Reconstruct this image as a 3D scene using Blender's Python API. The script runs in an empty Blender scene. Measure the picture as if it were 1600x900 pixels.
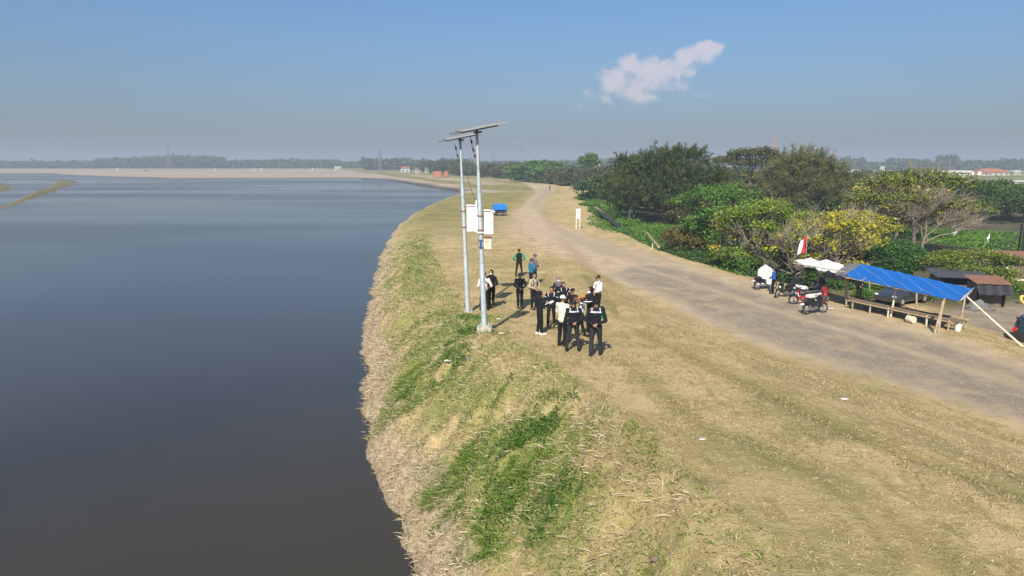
import bpy, bmesh, math, random
import numpy as np
from mathutils import Vector, Matrix
R = math.radians
rng = np.random.default_rng(7)
random.seed(7)
sc = bpy.context.scene
col = sc.collection

# ------------------------------------------------------------------ camera
CZ = 9.5
PITCH = R(10.4)
F = 1600 * 24 / 36
cam_d = bpy.data.cameras.new('camera')
cam_d.lens = 24; cam_d.sensor_width = 36; cam_d.clip_start = 0.1; cam_d.clip_end = 60000
cam = bpy.data.objects.new('camera', cam_d); col.objects.link(cam)
cam.location = (0, 0, CZ); cam.rotation_euler = (R(90) - PITCH, 0, 0)
sc.camera = cam

# ------------------------------------------------------------------ sky, sun, exposure
SUN_EL, SUN_AZ = R(40), R(14)      # light travels towards +Y turned SUN_AZ to the right
w = bpy.data.worlds.new('World'); sc.world = w; w.use_nodes = True
nt = w.node_tree; nd = nt.nodes; lk = nt.links
for n in list(nd): nd.remove(n)
wo = nd.new('ShaderNodeOutputWorld'); bg = nd.new('ShaderNodeBackground')
sky = nd.new('ShaderNodeTexSky'); sky.sky_type = 'NISHITA'; sky.sun_disc = False
sky.sun_elevation = SUN_EL; sky.sun_rotation = R(180) + SUN_AZ
sky.altitude = 0; sky.air_density = 1.0; sky.dust_density = 1.6; sky.ozone_density = 1.5
bg.inputs['Strength'].default_value = 0.082
SUNSTR = 4.8
sun_d = bpy.data.lights.new('sun', 'SUN'); sun_d.energy = SUNSTR; sun_d.angle = R(0.6); sun_d.color = (1.0, 0.93, 0.82)
sun = bpy.data.objects.new('sun', sun_d); col.objects.link(sun)
ldir = Vector((math.sin(SUN_AZ) * math.cos(SUN_EL), math.cos(SUN_AZ) * math.cos(SUN_EL), -math.sin(SUN_EL)))
sun.rotation_euler = ldir.to_track_quat('-Z', 'Y').to_euler()
sun.location = (-10, -30, 40)
sc.view_settings.view_transform = 'Standard'; sc.view_settings.look = 'None'
sc.view_settings.gamma = 1; sc.view_settings.use_curve_mapping = False
sc.view_settings.exposure = 0.72
sc.cycles.max_bounces = 5; sc.cycles.diffuse_bounces = 2; sc.cycles.glossy_bounces = 2
sc.cycles.transmission_bounces = 3; sc.cycles.transparent_max_bounces = 6; sc.cycles.volume_bounces = 0
sc.cycles.caustics_reflective = False; sc.cycles.caustics_refractive = False
sc.cycles.use_denoising = True
try: sc.cycles.denoiser = 'OPENIMAGEDENOISE'
except Exception: pass

def wmix(a, b, fac, mode='MIX'):
    n = nd.new('ShaderNodeMix'); n.data_type = 'RGBA'; n.blend_type = mode
    for s, v in ((n.inputs[0], fac), (n.inputs[6], a), (n.inputs[7], b)):
        if hasattr(v, 'is_linked') or isinstance(v, bpy.types.NodeSocket): lk.new(v, s)
        elif isinstance(v, tuple): s.default_value = v + (1,)
        else: s.default_value = v
    return n.outputs[2]
def wmath(op, a, b=None, c=None, clamp=False):
    n = nd.new('ShaderNodeMath'); n.operation = op; n.use_clamp = clamp
    for i, v in enumerate((a, b, c)):
        if v is None: continue
        if isinstance(v, bpy.types.NodeSocket): lk.new(v, n.inputs[i])
        else: n.inputs[i].default_value = v
    return n.outputs[0]
# dusty lower sky: the sky texture, toned by elevation (thick tropical haze)
tc = nd.new('ShaderNodeTexCoord'); sx = nd.new('ShaderNodeSeparateXYZ'); lk.new(tc.outputs['Generated'], sx.inputs[0])
ramp = nd.new('ShaderNodeValToRGB')
lk.new(wmath('MULTIPLY', wmath('MAXIMUM', sx.outputs[2], 0.0), 1.0), ramp.inputs[0])
SKY_TONE = [(0.0, (0.40, 0.47, 0.56)), (0.05, (0.43, 0.505, 0.62)), (0.10, (0.46, 0.565, 0.715)), (0.17, (0.50, 0.66, 0.83)), (0.30, (0.50, 0.74, 0.98)), (1.0, (0.8, 0.95, 1.1))]
cr = ramp.color_ramp
while len(cr.elements) < len(SKY_TONE): cr.elements.new(0.5)
for e, (p, c) in zip(cr.elements, SKY_TONE): e.position = p; e.color = c + (1,)
base = wmix(sky.outputs[0], ramp.outputs[0], 1.0, 'MULTIPLY')
# one small cumulus low over the horizon: coordinates az = x/y, el = z/y (a direction in the sky)
az = wmath('DIVIDE', sx.outputs[0], wmath('MAXIMUM', sx.outputs[1], 0.05))
el = wmath('DIVIDE', sx.outputs[2], wmath('MAXIMUM', sx.outputs[1], 0.05))
front = wmath('GREATER_THAN', sx.outputs[1], 0.3)
cmb = nd.new('ShaderNodeCombineXYZ'); lk.new(az, cmb.inputs[0]); lk.new(el, cmb.inputs[1])
no = nd.new('ShaderNodeTexNoise'); no.inputs['Distortion'].default_value = .6; no.inputs['Scale'].default_value = 34; no.inputs['Detail'].default_value = 8; no.inputs['Roughness'].default_value = 0.62
lk.new(cmb.outputs[0], no.inputs[0])
CLOUD_PUFFS = []     # filled by px helper below: (az, el, rx, ry, weight)
def ray(px, py):
    v = Vector(((px - 800) / F, (450 - py) / F, -1))
    return Vector((v.x, math.sin(PITCH) * v.y + math.cos(PITCH), -math.sin(PITCH) + math.cos(PITCH) * v.y))
tot = None
for px, py, rx, ry, wt in [(985,104,17,13,1.0),(968,124,24,20,.9),(995,135,34,18,.95),(1020,115,22,18,1.0),(1045,108,20,14,.95),(1035,130,30,14,.6),(1072,92,15,11,1.0),(1066,105,22,14,.7),(1106,76,18,9,1.0),(1090,86,18,12,.9),(940,148,26,11,.45),(1104,148,13,4,.35),(908,164,9,6,.4),(1122,74,10,4,.6),(770,168,7,4,.2)]:
    d = ray(px, py); a0, e0 = d.x / d.y, d.z / d.y
    ax = wmath('DIVIDE', wmath('SUBTRACT', az, a0), rx / F * 1.8)
    ey = wmath('DIVIDE', wmath('SUBTRACT', el, e0), ry / F * 1.7)
    r2 = wmath('ADD', wmath('MULTIPLY', ax, ax), wmath('MULTIPLY', ey, ey))
    g = wmath('MULTIPLY', wmath('SUBTRACT', 1.0, r2, clamp=True), wt)
    tot = g if tot is None else wmath('MAXIMUM', tot, g)
dens = wmath('ADD', tot, wmath('MULTIPLY', wmath('SUBTRACT', no.outputs[0], 0.50), 2.2))
mr = nd.new('ShaderNodeMapRange'); mr.inputs[1].default_value = 0.15; mr.inputs[2].default_value = 0.95; mr.interpolation_type = 'SMOOTHSTEP'
lk.new(dens, mr.inputs[0])
cf = wmath('MULTIPLY', wmath('MULTIPLY', mr.outputs[0], wmath('GREATER_THAN', tot, 0.001)), wmath('MULTIPLY', front, 0.72))
cf = wmath('MULTIPLY', cf, wmath('MULTIPLY', tot, 3.0, clamp=True))
CLOUD_COL = (5.9, 5.3, 5.7)
fin = wmix(base, CLOUD_COL, cf)
lk.new(fin, bg.inputs[0]); lk.new(bg.outputs[0], wo.inputs[0])

# ------------------------------------------------------------------ pixel -> place helpers (true positions on the ground)
def P(px, py, z=0.0):
    d = ray(px, py); t = (z - CZ) / d.z
    return (d.x * t, d.y * t)
def PYd(px, py, Y):
    d = ray(px, py); t = Y / d.y
    return Vector((d.x * t, Y, CZ + d.z * t))

# ------------------------------------------------------------------ noise + polygons in numpy
def vnoise(x, y, seed=0):
    xi = np.floor(x).astype(np.int64); yi = np.floor(y).astype(np.int64)
    xf = x - xi; yf = y - yi
    u = xf * xf * (3 - 2 * xf); v = yf * yf * (3 - 2 * yf)
    def h(a, b):
        n = (a * 374761393 + b * 668265263 + seed * 144269) & 0xffffffff
        n = ((n ^ (n >> 13)) * 1274126177) & 0xffffffff
        return ((n ^ (n >> 16)) & 0xffff) / 65535.0
    return (h(xi, yi) * (1 - u) + h(xi + 1, yi) * u) * (1 - v) + (h(xi, yi + 1) * (1 - u) + h(xi + 1, yi + 1) * u) * v
def fbm(x, y, o=3, seed=0):
    s = 0; a = 0.5; t = 0
    for k in range(o):
        s = s + a * vnoise(x * 2 ** k + 17.3 * k, y * 2 ** k - 9.1 * k, seed + k); t += a; a *= 0.5
    return s / t - 0.5
def sdist(x, y, poly):
    """signed distance, positive inside"""
    P_ = np.asarray(poly, float); n = len(P_)
    d = np.full(x.shape, 1e18); ins = np.zeros(x.shape, bool)
    for i in range(n):
        ax, ay = P_[i]; bx, by = P_[(i + 1) % n]
        ex, ey = bx - ax, by - ay
        wx, wy = x - ax, y - ay
        t = np.clip((wx * ex + wy * ey) / (ex * ex + ey * ey + 1e-12), 0, 1)
        dd = (wx - ex * t) ** 2 + (wy - ey * t) ** 2
        d = np.minimum(d, dd)
        c = ((ay > y) != (by > y))
        with np.errstate(divide='ignore', invalid='ignore'):
            xi = ex * (y - ay) / (by - ay if by != ay else 1e-12) + ax
        ins ^= c & (x < xi)
    d = np.sqrt(d)
    return np.where(ins, d, -d)
def smooth(a, b, x):
    t = np.clip((x - a) / (b - a), 0, 1); return t * t * (3 - 2 * t)
def bump1(x, a, b, s): return smooth(a - s, a + s, x) * (1 - smooth(b - s, b + s, x))

# ------------------------------------------------------------------ terrain
SH_A = [P(*p) for p in [(700,1180),(648,905),(622,800),(592,745),(578,690),(569,640),(572,560),(573,510),(585,440),(598,400),(615,362),(640,340),(668,324),(700,310),(724,302)]]
SH_B = [P(*p) for p in [(700,298),(660,292),(600,281),(540,278),(400,279),(250,279),(100,274),(60,271),(-300,270),(-900,270)]]
WATER = [(3.0, -60), (1.5, -5)] + [p for p in SH_A] + SH_B + [(-2500, -60)]
ISL1 = [P(*p) for p in [(-30,334),(0,323.5),(10,320),(25,313),(40,306),(50,301.5),(70,295),(80,290),(88,281.5),(105,281),(120,284),(123,287),(110,291),(100,294.5),(88,299.5),(60,308.5),(50,312),(25,319.5),(10,324.5),(0,327),(-30,340)]]
ISL2 = [P(*p) for p in [(-60,288),(8,287),(16,292),(26,296),(10,298),(-10,302),(-60,300)]]
ISL3 = [P(*p) for p in [(-60,278.6),(40,279.3),(88,281.5),(88,282.6),(40,280.6),(-60,280)]]

def table(pts, z=None):
    """x as a function of y from pixel points at height z"""
    a = np.array([P(px, py, z) for px, py in pts]); i = np.argsort(a[:, 1])
    return a[i, 1], a[i, 0]
XQ = table([(1750,960),(1600,850),(1300,720),(1100,600),(1010,540),(960,480),(930,440)], 3.0)
XL = table([(1700,700),(1600,668),(1400,602),(1200,547),(1100,507),(1010,462),(960,432),(900,402),(850,372),(800,342)], 1.3)
XE = (np.array([-60, 20, 28, 32, 38, 44, 51, 67, 90, 112, 150, 198, 230, 255, 288, 357, 432, 700, 1200, 6000.]),
      np.array([24, 23.5, 22.6, 22.3, 21.5, 20.3, 17, 13.9, 12.6, 12.9, 19, 30, 29, 25, 14, 1, -24, -125, -340, -2400.]))
ZC = (np.array([-40, 15, 20, 23, 27, 33, 42, 60, 80, 120, 300, 8000.]), np.array([3.85, 3.75, 3.6, 3.35, 2.98, 2.6, 2.3, 1.8, 1.45, 1.2, 1.1, 1.1]))
ys_ = np.linspace(-40, 340, 1900)
zc_s = np.convolve(np.pad(np.interp(ys_, *ZC), 20, 'edge'), np.ones(41) / 41, 'valid')
def terrain(x, y, detail=True):
    x = np.asarray(x, float); y = np.asarray(y, float)
    sd = -sdist(x, y, WATER)
    wob = fbm(x * 0.9, y * 0.9, 3, 11) * np.clip(0.8 + y * 0.006, 0, 3) * (y < 230)
    sdn = sd + wob
    zr = np.interp(y, [-60, 60, 120, 400], [1.3, 1.2, 1.1, 1.0])
    zc = np.interp(y, ys_, zc_s)
    xq = np.interp(y, *XQ); xl = np.maximum(np.interp(y, *XL), xq + 2.5)
    S = 1 - smooth(0, 1, (x - xq) / (xl - xq))
    z = zr + (zc - zr) * S
    # low ground beyond the levee
    xe = np.interp(y, *XE) + 0.8 * fbm(x * .15, y * .15, 2, 5)
    zlow = np.where(y < 60, np.interp(y, [0, 45, 60], [0.35, 0.25, -0.3]), -0.3)
    slope = np.interp(y, [0, 40, 55, 100], [0.14, 0.16, 0.5, 0.55])
    dE = np.maximum(0, x - xe)
    z = np.maximum(zlow, z - slope * dE)
    # far left side of the levee and the beach
    fB = smooth(190, 240, y)
    beach = np.clip(0.016 * sdn, -1, 0.35)
    xL = xe - 15
    zB = np.maximum(beach, z - 0.28 * np.maximum(0, xL - x))
    s = np.interp(y, [0, 20, 40, 80, 130, 200], [0.92, .88, .75, .5, .35, .25])
    bank = s * sdn + np.where(sd > 0, 0.25 * np.clip(sdn, 0, 1), 0)
    soft = 0.5
    a = np.minimum(z, bank)
    hgap = np.clip(soft - np.abs(z - bank), 0, None) / soft
    zA = a - hgap * hgap * soft * 0.25
    z2 = zA * (1 - fB) + zB * fB
    z2 = np.where(sdn < 0, np.maximum(-1.5, sdn * 0.4), np.maximum(z2, 0.012))
    for isl, hh in ((ISL1, .5), (ISL2, .4), (ISL3, .08)):
        si = sdist(x, y, isl) + fbm(x * .12, y * .12, 3, 3) * (2.2 if isl is not ISL3 else .5)
        z2 = np.where(si > -2, np.maximum(z2, np.minimum(hh, si * 0.25)), z2)
    if detail:
        near = np.clip(1 - y / 140, 0.0, 1)
        bk = bump1(sd, 0.3, 5.0, 0.6) * (y < 120)
        up = (sdn > 0.3)
        z2 = z2 + up * near * (0.09 * fbm(x * 0.45, y * 0.45, 3, 21) + 0.05 * fbm(x * 2.2, y * 2.2, 3, 31))
        z2 = z2 + up * bk * (0.5 * fbm(x * 0.55, y * 0.4, 3, 41) + 0.16 * fbm(x * 2.5, y * 2.5, 2, 43))
        # worn ruts down the slope towards the track
        dq = x - (xq + 0.3)
        z2 = z2 - 0.10 * np.exp(-(dq / 0.35) ** 2) * (y < 45) * (0.5 + vnoise(x * .3, y * .3, 8))
    return z2
def G(px, py, dmax=3000):
    """point of the ground seen at a photo pixel"""
    d = ray(px, py); ts = np.geomspace(5, dmax, 700)
    zz = CZ + d.z * ts; g = terrain(d.x * ts, d.y * ts)
    i = np.argmax(zz < g)
    if i == 0: i = len(ts) - 1
    lo, hi = ts[i - 1], ts[i]
    tt = np.linspace(lo, hi, 40); g = terrain(d.x * tt, d.y * tt); j = np.argmax(CZ + d.z * tt < g)
    t = tt[j]
    return Vector((d.x * t, d.y * t, float(terrain(np.array([d.x * t]), np.array([d.y * t]))[0])))
def gz(x, y): return float(terrain(np.array([float(x)]), np.array([float(y)]))[0])

NR, NC = 900, 820
yr = np.exp(np.linspace(math.log(5.0), math.log(9000), NR)) - 9
tcs = np.linspace(-1, 1, NC); tcs = 0.85 * tcs + 1.6 * tcs ** 5
YY, TT = np.meshgrid(yr, tcs, indexing='ij'); XX = (YY + 9) * TT
xs, ys = XX.ravel(), YY.ravel()
zs = terrain(xs, ys)

def mesh_np(name, verts, faces, nper):
    me = bpy.data.meshes.new(name)
    nv, nf = len(verts), len(faces)
    me.vertices.add(nv); me.vertices.foreach_set('co', np.asarray(verts, np.float32).ravel())
    me.loops.add(nf * nper); me.loops.foreach_set('vertex_index', np.asarray(faces, np.int32).ravel())
    me.polygons.add(nf); me.polygons.foreach_set('loop_start', np.arange(nf, dtype=np.int32) * nper)
    me.polygons.foreach_set('loop_total', np.full(nf, nper, np.int32))
    me.update(calc_edges=True)
    return me
def colattr(me, name, rgba):
    a = me.color_attributes.new(name, 'FLOAT_COLOR', 'POINT')
    a.data.foreach_set('color', np.asarray(rgba, np.float32).ravel())
idx = np.arange(NR * NC).reshape(NR, NC)
quads = np.stack([idx[:-1, :-1], idx[:-1, 1:], idx[1:, 1:], idx[1:, :-1]], -1).reshape(-1, 4)
gme = mesh_np('ground', np.stack([xs, ys, zs], 1), quads, 4)
gme.polygons.foreach_set('use_smooth', np.ones(len(quads), bool))

# ---- what grows or lies where (masks stored on the ground)
def poly(pts, z): return [P(px, py, z) for px, py in pts]
ROAD = poly([(1800,740),(1600,668),(1400,602),(1200,547),(1100,507),(1000,455),(940,432),(890,405),(845,378),(812,352),(795,338),(815,322),(832,308),(842,299),(836,291),(812,284),(770,279),(720,275),(720,273),(780,276),(830,281),(862,288),(870,295),(862,305),(848,318),(845,330),(868,348),(905,362),(960,378),(1050,402),(1130,426),(1200,448),(1300,474),(1380,492),(1480,520),(1600,562),(1800,640)], 1.25)
GRAVEL = poly([(1800,725),(1600,655),(1400,592),(1200,532),(1080,480),(960,428),(1000,412),(1060,418),(1180,458),(1300,492),(1420,520),(1600,580),(1800,660)], 1.25)
GRAV2 = poly([(960,380),(1060,408),(1000,412),(940,395),(880,370),(850,345),(830,322),(842,316),(853,335),(885,358)], 1.25)
GRAV3 = poly([(822,322),(848,300),(845,292),(858,292),(862,300),(842,322)],1.2)
BARE = poly([(1000,440),(930,430),(880,415),(840,398),(800,372),(770,345),(790,330),(830,330),(880,360),(960,395),(1010,410)], 1.4)
def pmask(p, w_, nz=.6, seed=1, fx=.6):
    d = sdist(xs, ys, p)
    sp = np.clip(ys / 60, .5, 5)
    return smooth(-w_, w_, d + nz * sp * fbm(xs * fx / sp, ys * fx / sp, 3, seed) * 2)
road = pmask(ROAD, .8, .5, 51); grav = np.maximum.reduce([pmask(GRAVEL, .9, .6, 52), pmask(GRAV2, .7, .8, 53) * .45, pmask(GRAV3, 1.2, .5, 53) * .5])
bare = pmask(BARE, 1.5, 1.6, 54, .35)
def lmask(pts, w_, z=1.25):
    q = [P(px, py, z) for px, py in pts]; m_ = np.zeros_like(xs)
    for (ax, ay), (bx, by) in zip(q[:-1], q[1:]):
        ex, ey = bx - ax, by - ay; t = np.clip(((xs - ax) * ex + (ys - ay) * ey) / (ex * ex + ey * ey), 0, 1)
        m_ = np.maximum(m_, np.exp(-((xs - ax - ex * t) ** 2 + (ys - ay - ey * t) ** 2) / w_ ** 2))
    return m_ * smooth(.15, .5, vnoise(xs * .35, ys * .25, 66))
trk = np.maximum(lmask([(830,335),(870,368),(950,402),(1050,432),(1190,478),(1350,525),(1500,573),(1700,635)], .42), lmask([(846,330),(890,362),(980,392),(1080,420),(1220,460),(1380,508),(1540,556),(1750,615)], .42))
grav = grav * (1 - .75 * trk); road = np.maximum(road, .8 * lmask([(850,346),(905,366),(960,382),(1060,415),(1120,432)], .45)); 
sdw = -sdist(xs, ys, WATER)
xe = np.interp(ys, *XE)
# green patches down the bank (photo pixel, radius in metres)
GREEN = [(628,622,.9,1),(640,590,.9,.8),(668,545,1.2,.9),(660,570,1.2,.9),(700,520,1.2,.7),(725,500,1.3,.6),(690,560,1.3,.7),(740,575,1.2,.5),(640,500,1.0,.6),
         (760,690,.8,.8),(720,600,1.3,.6),(760,640,1.1,.55),(800,770,.9,1),(790,740,.9,.9),(820,720,.8,.7),(850,650,.8,.6),(700,790,.55,1),(680,750,.5,.8),(755,850,.6,1),(790,860,.5,.6),
         (830,690,.9,.7),(870,720,.9,.6),(640,460,1.6,.4),(620,430,2.0,.5),(625,400,2.4,.5),(640,375,3,.4),(900,840,.5,.5),(640,350,3.5,.5),(930,880,.6,.5),(800,600,1.2,.35),(745,520,.9,.7),(870,810,.7,.7),(840,640,1.,.5),(810,820,.6,.7)]
green = np.zeros_like(xs)
for px, py, r, wt in GREEN:
    g0 = G(px, py); dd = np.hypot(xs - g0.x, ys - g0.y) / (r * 1.45)
    green = np.maximum(green, wt * np.clip(1.25 - dd, 0, 1))
green = np.maximum(green, .42 * bump1(sdw, 1.7, np.interp(ys, [10, 30, 60, 110], [3.2, 4.2, 5, 6]), .7) * (1 - smooth(60, 125, ys)) * (ys > 5))
green = smooth(0.15, 0.75, green + 0.75 * fbm(xs * 1.1, ys * 1.1, 4, 61) * (green > 0.0) + 0.15 * fbm(xs * 1.1, ys * 1.1, 2, 61)) * (1 - .0)
straw = (1 - smooth(.7, 1.6, sdw + 1.3 * fbm(xs * .8, ys * .8, 3, 71))) * (ys < 190) * (sdw > -1)
isl_m = ((zs > .05) & (sdw < -1)).astype(float); straw = np.maximum(straw, isl_m * .7)
low = smooth(0.0, 2.5, xs - xe + 1.5 * fbm(xs * .3, ys * .3, 3, 81)) * (ys > 45) + smooth(5, 9, xs - xe) * (ys <= 45)
fB = smooth(190, 240, ys)
STRIP = poly([(548,266.5),(600,269),(640,273),(700,280),(760,287),(850,293),(850,299),(780,299),(740,295),(700,288.5),(650,281.5),(610,275.5),(585,272),(560,269.5)], .5)
BEACH = poly([(480,266),(560,271),(600,273.5),(640,280),(700,289),(745,296),(795,300.5),(770,305),(725,306),(700,303),(660,296),(600,284),(540,281),(480,282)], .3)
beachm = smooth(-2, 3, sdist(xs, ys, BEACH) + 4 * fbm(xs * .08, ys * .04, 2, 98)) * (ys > 150)
stripm = smooth(-4, 6, sdist(xs, ys, STRIP) + 14 * fbm(xs * .06, ys * .03, 3, 97)) * (ys > 160)
mud = fB * (1 - smooth(-6, 4, xs - (xe - 15 - 3.0))) * (1 - stripm)
mud = np.maximum(mud, beachm) * (1 - isl_m); low = np.maximum(low * (1 - isl_m), .85 * isl_m)
wet = np.where(fB > .1, 1 - smooth(0.04, 0.20, zs + 0.12 * fbm(xs * .05, ys * .02, 3, 91)), 1 - smooth(0.02, 0.12, zs))
LOWG = [(1040,372,14,1),(990,350,10,.8),(1090,395,8,.6),(945,330,9,1),(960,345,7,1),(930,322,8,.9),(1230,410,8,.8),(1180,418,9,.9),(1290,425,7,.6),(1330,445,5,.5)]
lowg = np.zeros_like(xs)
for px, py, r, wt in LOWG:
    x0, y0 = P(px, py, 0.0); lowg = np.maximum(lowg, wt * np.clip(1.4 - np.hypot(xs - x0, ys - y0) / r, 0, 1))
VERGE = poly([(1440,371),(1600,389),(1900,425),(1900,390),(1600,366),(1500,361),(1440,364)], -.3)
lowg = np.maximum(smooth(0.1, .6, lowg), smooth(-1, 1, sdist(xs, ys, VERGE) + 2 * fbm(xs * .2, ys * .2, 3, 95)))
PARK = poly([(1470,492),(1520,480),(1600,468),(1900,480),(1900,640),(1600,548),(1545,520)], .3)
park = smooth(-1.2, 1.0, sdist(xs, ys, PARK) + .8 * fbm(xs * .5, ys * .5, 3, 99))
field = low * smooth(330, 420, ys) * (1 - isl_m)
lowg = lowg * low
z0 = np.zeros_like(xs)
levg = smooth(150, 260, ys) * (1 - low) * (1 - mud) * smooth(0, 8, (xe - 15) - xs + 4)    # green far levee side
olive = smooth(60, 110, ys) * (1 - low) * (1 - mud) * smooth(-6, 4, (np.interp(ys, [60, 120, 200, 260], [-2, -1, 6, 10])) - xs + 3 * fbm(xs * .1, ys * .1, 2, 4))
colattr(gme, 'm1', np.stack([road, grav, green, straw], 1))
colattr(gme, 'm2', np.stack([bare, mud, wet, lowg], 1))
colattr(gme, 'm3', np.stack([low, park, field, np.maximum.reduce([levg * (1 - isl_m), olive * .85 * (1 - isl_m), stripm * .95 * (ys < 330) + stripm * .7 * (ys >= 330), np.clip(.75 * np.exp(-((xs - np.interp(ys, *XQ) - .3) / .45) ** 2) * (vnoise(xs * .5, ys * .25, 55) > .35) + .6 * np.exp(-((xs - np.interp(ys, *XQ) + 2.6) / .5) ** 2) * smooth(.4, .7, vnoise(xs * .8, ys * .25, 56)), 0, 1) * (ys < 45)])], 1))
ground = bpy.data.objects.new('ground', gme); col.objects.link(ground); ground['kind'] = 'structure'

# ------------------------------------------------------------------ node helpers for materials
class NT:
    def __init__(s, name):
        s.m = bpy.data.materials.new(name); s.m.use_nodes = True; s.t = s.m.node_tree
        s.n = s.t.nodes; s.l = s.t.links
        s.b = s.n['Principled BSDF']; s.out = s.n['Material Output']
    def put(s, sock, v):
        if isinstance(v, bpy.types.NodeSocket): s.l.new(v, sock)
        elif isinstance(v, (tuple, list)): sock.default_value = tuple(v) + ((1,) if len(v) == 3 and len(sock.default_value) == 4 else ())
        else: sock.default_value = v
    def mix(s, a, b, f, mode='MIX'):
        n = s.n.new('ShaderNodeMix'); n.data_type = 'RGBA'; n.blend_type = mode; n.clamp_factor = True
        s.put(n.inputs[0], f); s.put(n.inputs[6], a); s.put(n.inputs[7], b); return n.outputs[2]
    def math(s, op, a, b=0.0, clamp=False):
        n = s.n.new('ShaderNodeMath'); n.operation = op; n.use_clamp = clamp
        s.put(n.inputs[0], a); s.put(n.inputs[1], b); return n.outputs[0]
    def coord(s, kind='Object', scale=None, rotz=0):
        n = s.n.new('ShaderNodeTexCoord'); o = n.outputs[kind]
        if scale is not None:
            mp = s.n.new('ShaderNodeMapping'); s.l.new(o, mp.inputs[0]); mp.inputs['Scale'].default_value = scale; mp.inputs['Rotation'].default_value = (0, 0, rotz); o = mp.outputs[0]
        return o
    def noise(s, vec, scale, detail=4, rough=.55, dist=0):
        n = s.n.new('ShaderNodeTexNoise'); s.l.new(vec, n.inputs[0]); n.inputs['Scale'].default_value = scale
        n.inputs['Detail'].default_value = detail; n.inputs['Roughness'].default_value = rough; n.inputs['Distortion'].default_value = dist
        return n.outputs[0]
    def vor(s, vec, scale):
        n = s.n.new('ShaderNodeTexVoronoi'); s.l.new(vec, n.inputs[0]); n.inputs['Scale'].default_value = scale; return n.outputs
    def rng(s, v, a, b, c=0.0, d=1.0):
        n = s.n.new('ShaderNodeMapRange'); s.put(n.inputs[0], v)
        for i, q in zip((1, 2, 3, 4), (a, b, c, d)): n.inputs[i].default_value = q
        n.interpolation_type = 'SMOOTHSTEP'; return n.outputs[0]
    def attr(s, name):
        n = s.n.new('ShaderNodeAttribute'); n.attribute_name = name
        sp = s.n.new('ShaderNodeSeparateColor'); s.l.new(n.outputs['Color'], sp.inputs[0])
        return sp.outputs[0], sp.outputs[1], sp.outputs[2], n.outputs['Alpha']
    def bump(s, h, strength=.3, dist=.05):
        n = s.n.new('ShaderNodeBump'); s.put(n.inputs['Height'], h); n.inputs['Strength'].default_value = strength; n.inputs['Distance'].default_value = dist
        s.l.new(n.outputs[0], s.b.inputs['Normal']); return n
    def set(s, **k):
        for a, v in k.items():
            key = {'color': 'Base Color', 'rough': 'Roughness', 'metal': 'Metallic', 'spec': 'Specular IOR Level', 'trans': 'Transmission Weight', 'ior': 'IOR', 'coat': 'Coat Weight', 'alpha': 'Alpha'}[a]
            s.put(s.b.inputs[key], v)
        return s.m

# ---- ground material
g = NT('ground_cover'); oc = g.coord('Object')
rd, gv, gn, stw = g.attr('m1'); br, md, wt_, lg = g.attr('m2'); lo, pk, fd, lv = g.attr('m3')
n_big = g.noise(oc, .12, 4); n_mid = g.noise(oc, .7, 5, .6); n_sm = g.noise(oc, 5, 5, .65); n_fine = g.noise(oc, 28, 4, .7)
str_ = g.coord('Object', (1.3, .32, 1), R(-32)); n_str = g.noise(str_, 2.2, 5, .65)
dry = g.mix((.48, .355, .18), (.33, .255, .115), g.rng(n_mid, .40, .62))
dry = g.mix(dry, (.54, .42, .235), g.rng(n_sm, .50, .70))
dry = g.mix(dry, (.22, .18, .07), g.math('MULTIPLY', g.rng(n_str, .52, .66), .6))
dry = g.mix(dry, (.21, .20, .07), g.math('MULTIPLY', g.rng(n_big, .47, .60), .35))
dry = g.mix(dry, (.17, .12, .06), g.math('MULTIPLY', g.rng(n_fine, .55, .75), .6))
dry = g.mix(dry, (.66, .54, .33), g.math('MULTIPLY', g.rng(g.noise(oc, 45, 3, .6), .60, .74), .6))
tan = g.mix((.52, .38, .25), (.40, .29, .18), g.rng(n_mid, .4, .65)); tan = g.mix(tan, (.24, .19, .09), g.math('MULTIPLY', g.rng(g.noise(oc, 1.3, 5, .65), .52, .66), .75))
c = g.mix(dry, tan, g.math('MULTIPLY', br, g.rng(n_mid, .72, .50)))
grn = g.mix((.13, .175, .035), (.27, .26, .09), g.rng(n_sm, .4, .65)); grn = g.mix(grn, (.06, .08, .02), g.rng(n_fine, .52, .72))
c = g.mix(c, grn, g.math('MULTIPLY', gn, .9))
olv = g.mix((.25, .205, .075), (.15, .155, .05), g.rng(g.noise(oc, .25, 4), .4, .6))
c = g.mix(c, olv, lv)
st = g.mix((.40, .32, .205), (.20, .15, .09), g.rng(g.noise(g.coord('Object', (1, .5, 1), R(20)), 9, 5, .7), .42, .66)); st = g.mix(st, (.50, .41, .30), g.rng(n_fine, .6, .75))
c = g.mix(c, st, g.math('MULTIPLY', stw, .95))
road_c = g.mix((.46, .36, .245), (.38, .295, .195), g.rng(n_mid, .35, .65))
c = g.mix(c, road_c, g.math('MULTIPLY', rd, g.rng(n_sm, .85, .35)))
vg = g.vor(oc, 14)
gvc = g.mix((.25, .20, .148), (.305, .248, .183), g.rng(g.noise(g.coord('Object', (.9, .35, 1), R(-32)), 1.6, 6, .7), .42, .62)); gvc = g.mix(gvc, (.10, .083, .065), g.math('MULTIPLY', g.rng(n_fine, .52, .70), .8))
gvc = g.mix(gvc, (.36, .31, .26), g.rng(g.noise(oc, 60, 2, .6), .64, .72))
c = g.mix(c, gvc, g.math('MULTIPLY', gv, g.rng(n_mid, .75, .45)))
lowc = g.mix((.115, .095, .05), (.06, .085, .02), g.rng(n_big, .42, .6)); lowc = g.mix(lowc, (.18, .14, .08), g.math('MULTIPLY', g.rng(n_mid, .52, .7), .6))
c = g.mix(c, lowc, lo)
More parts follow.
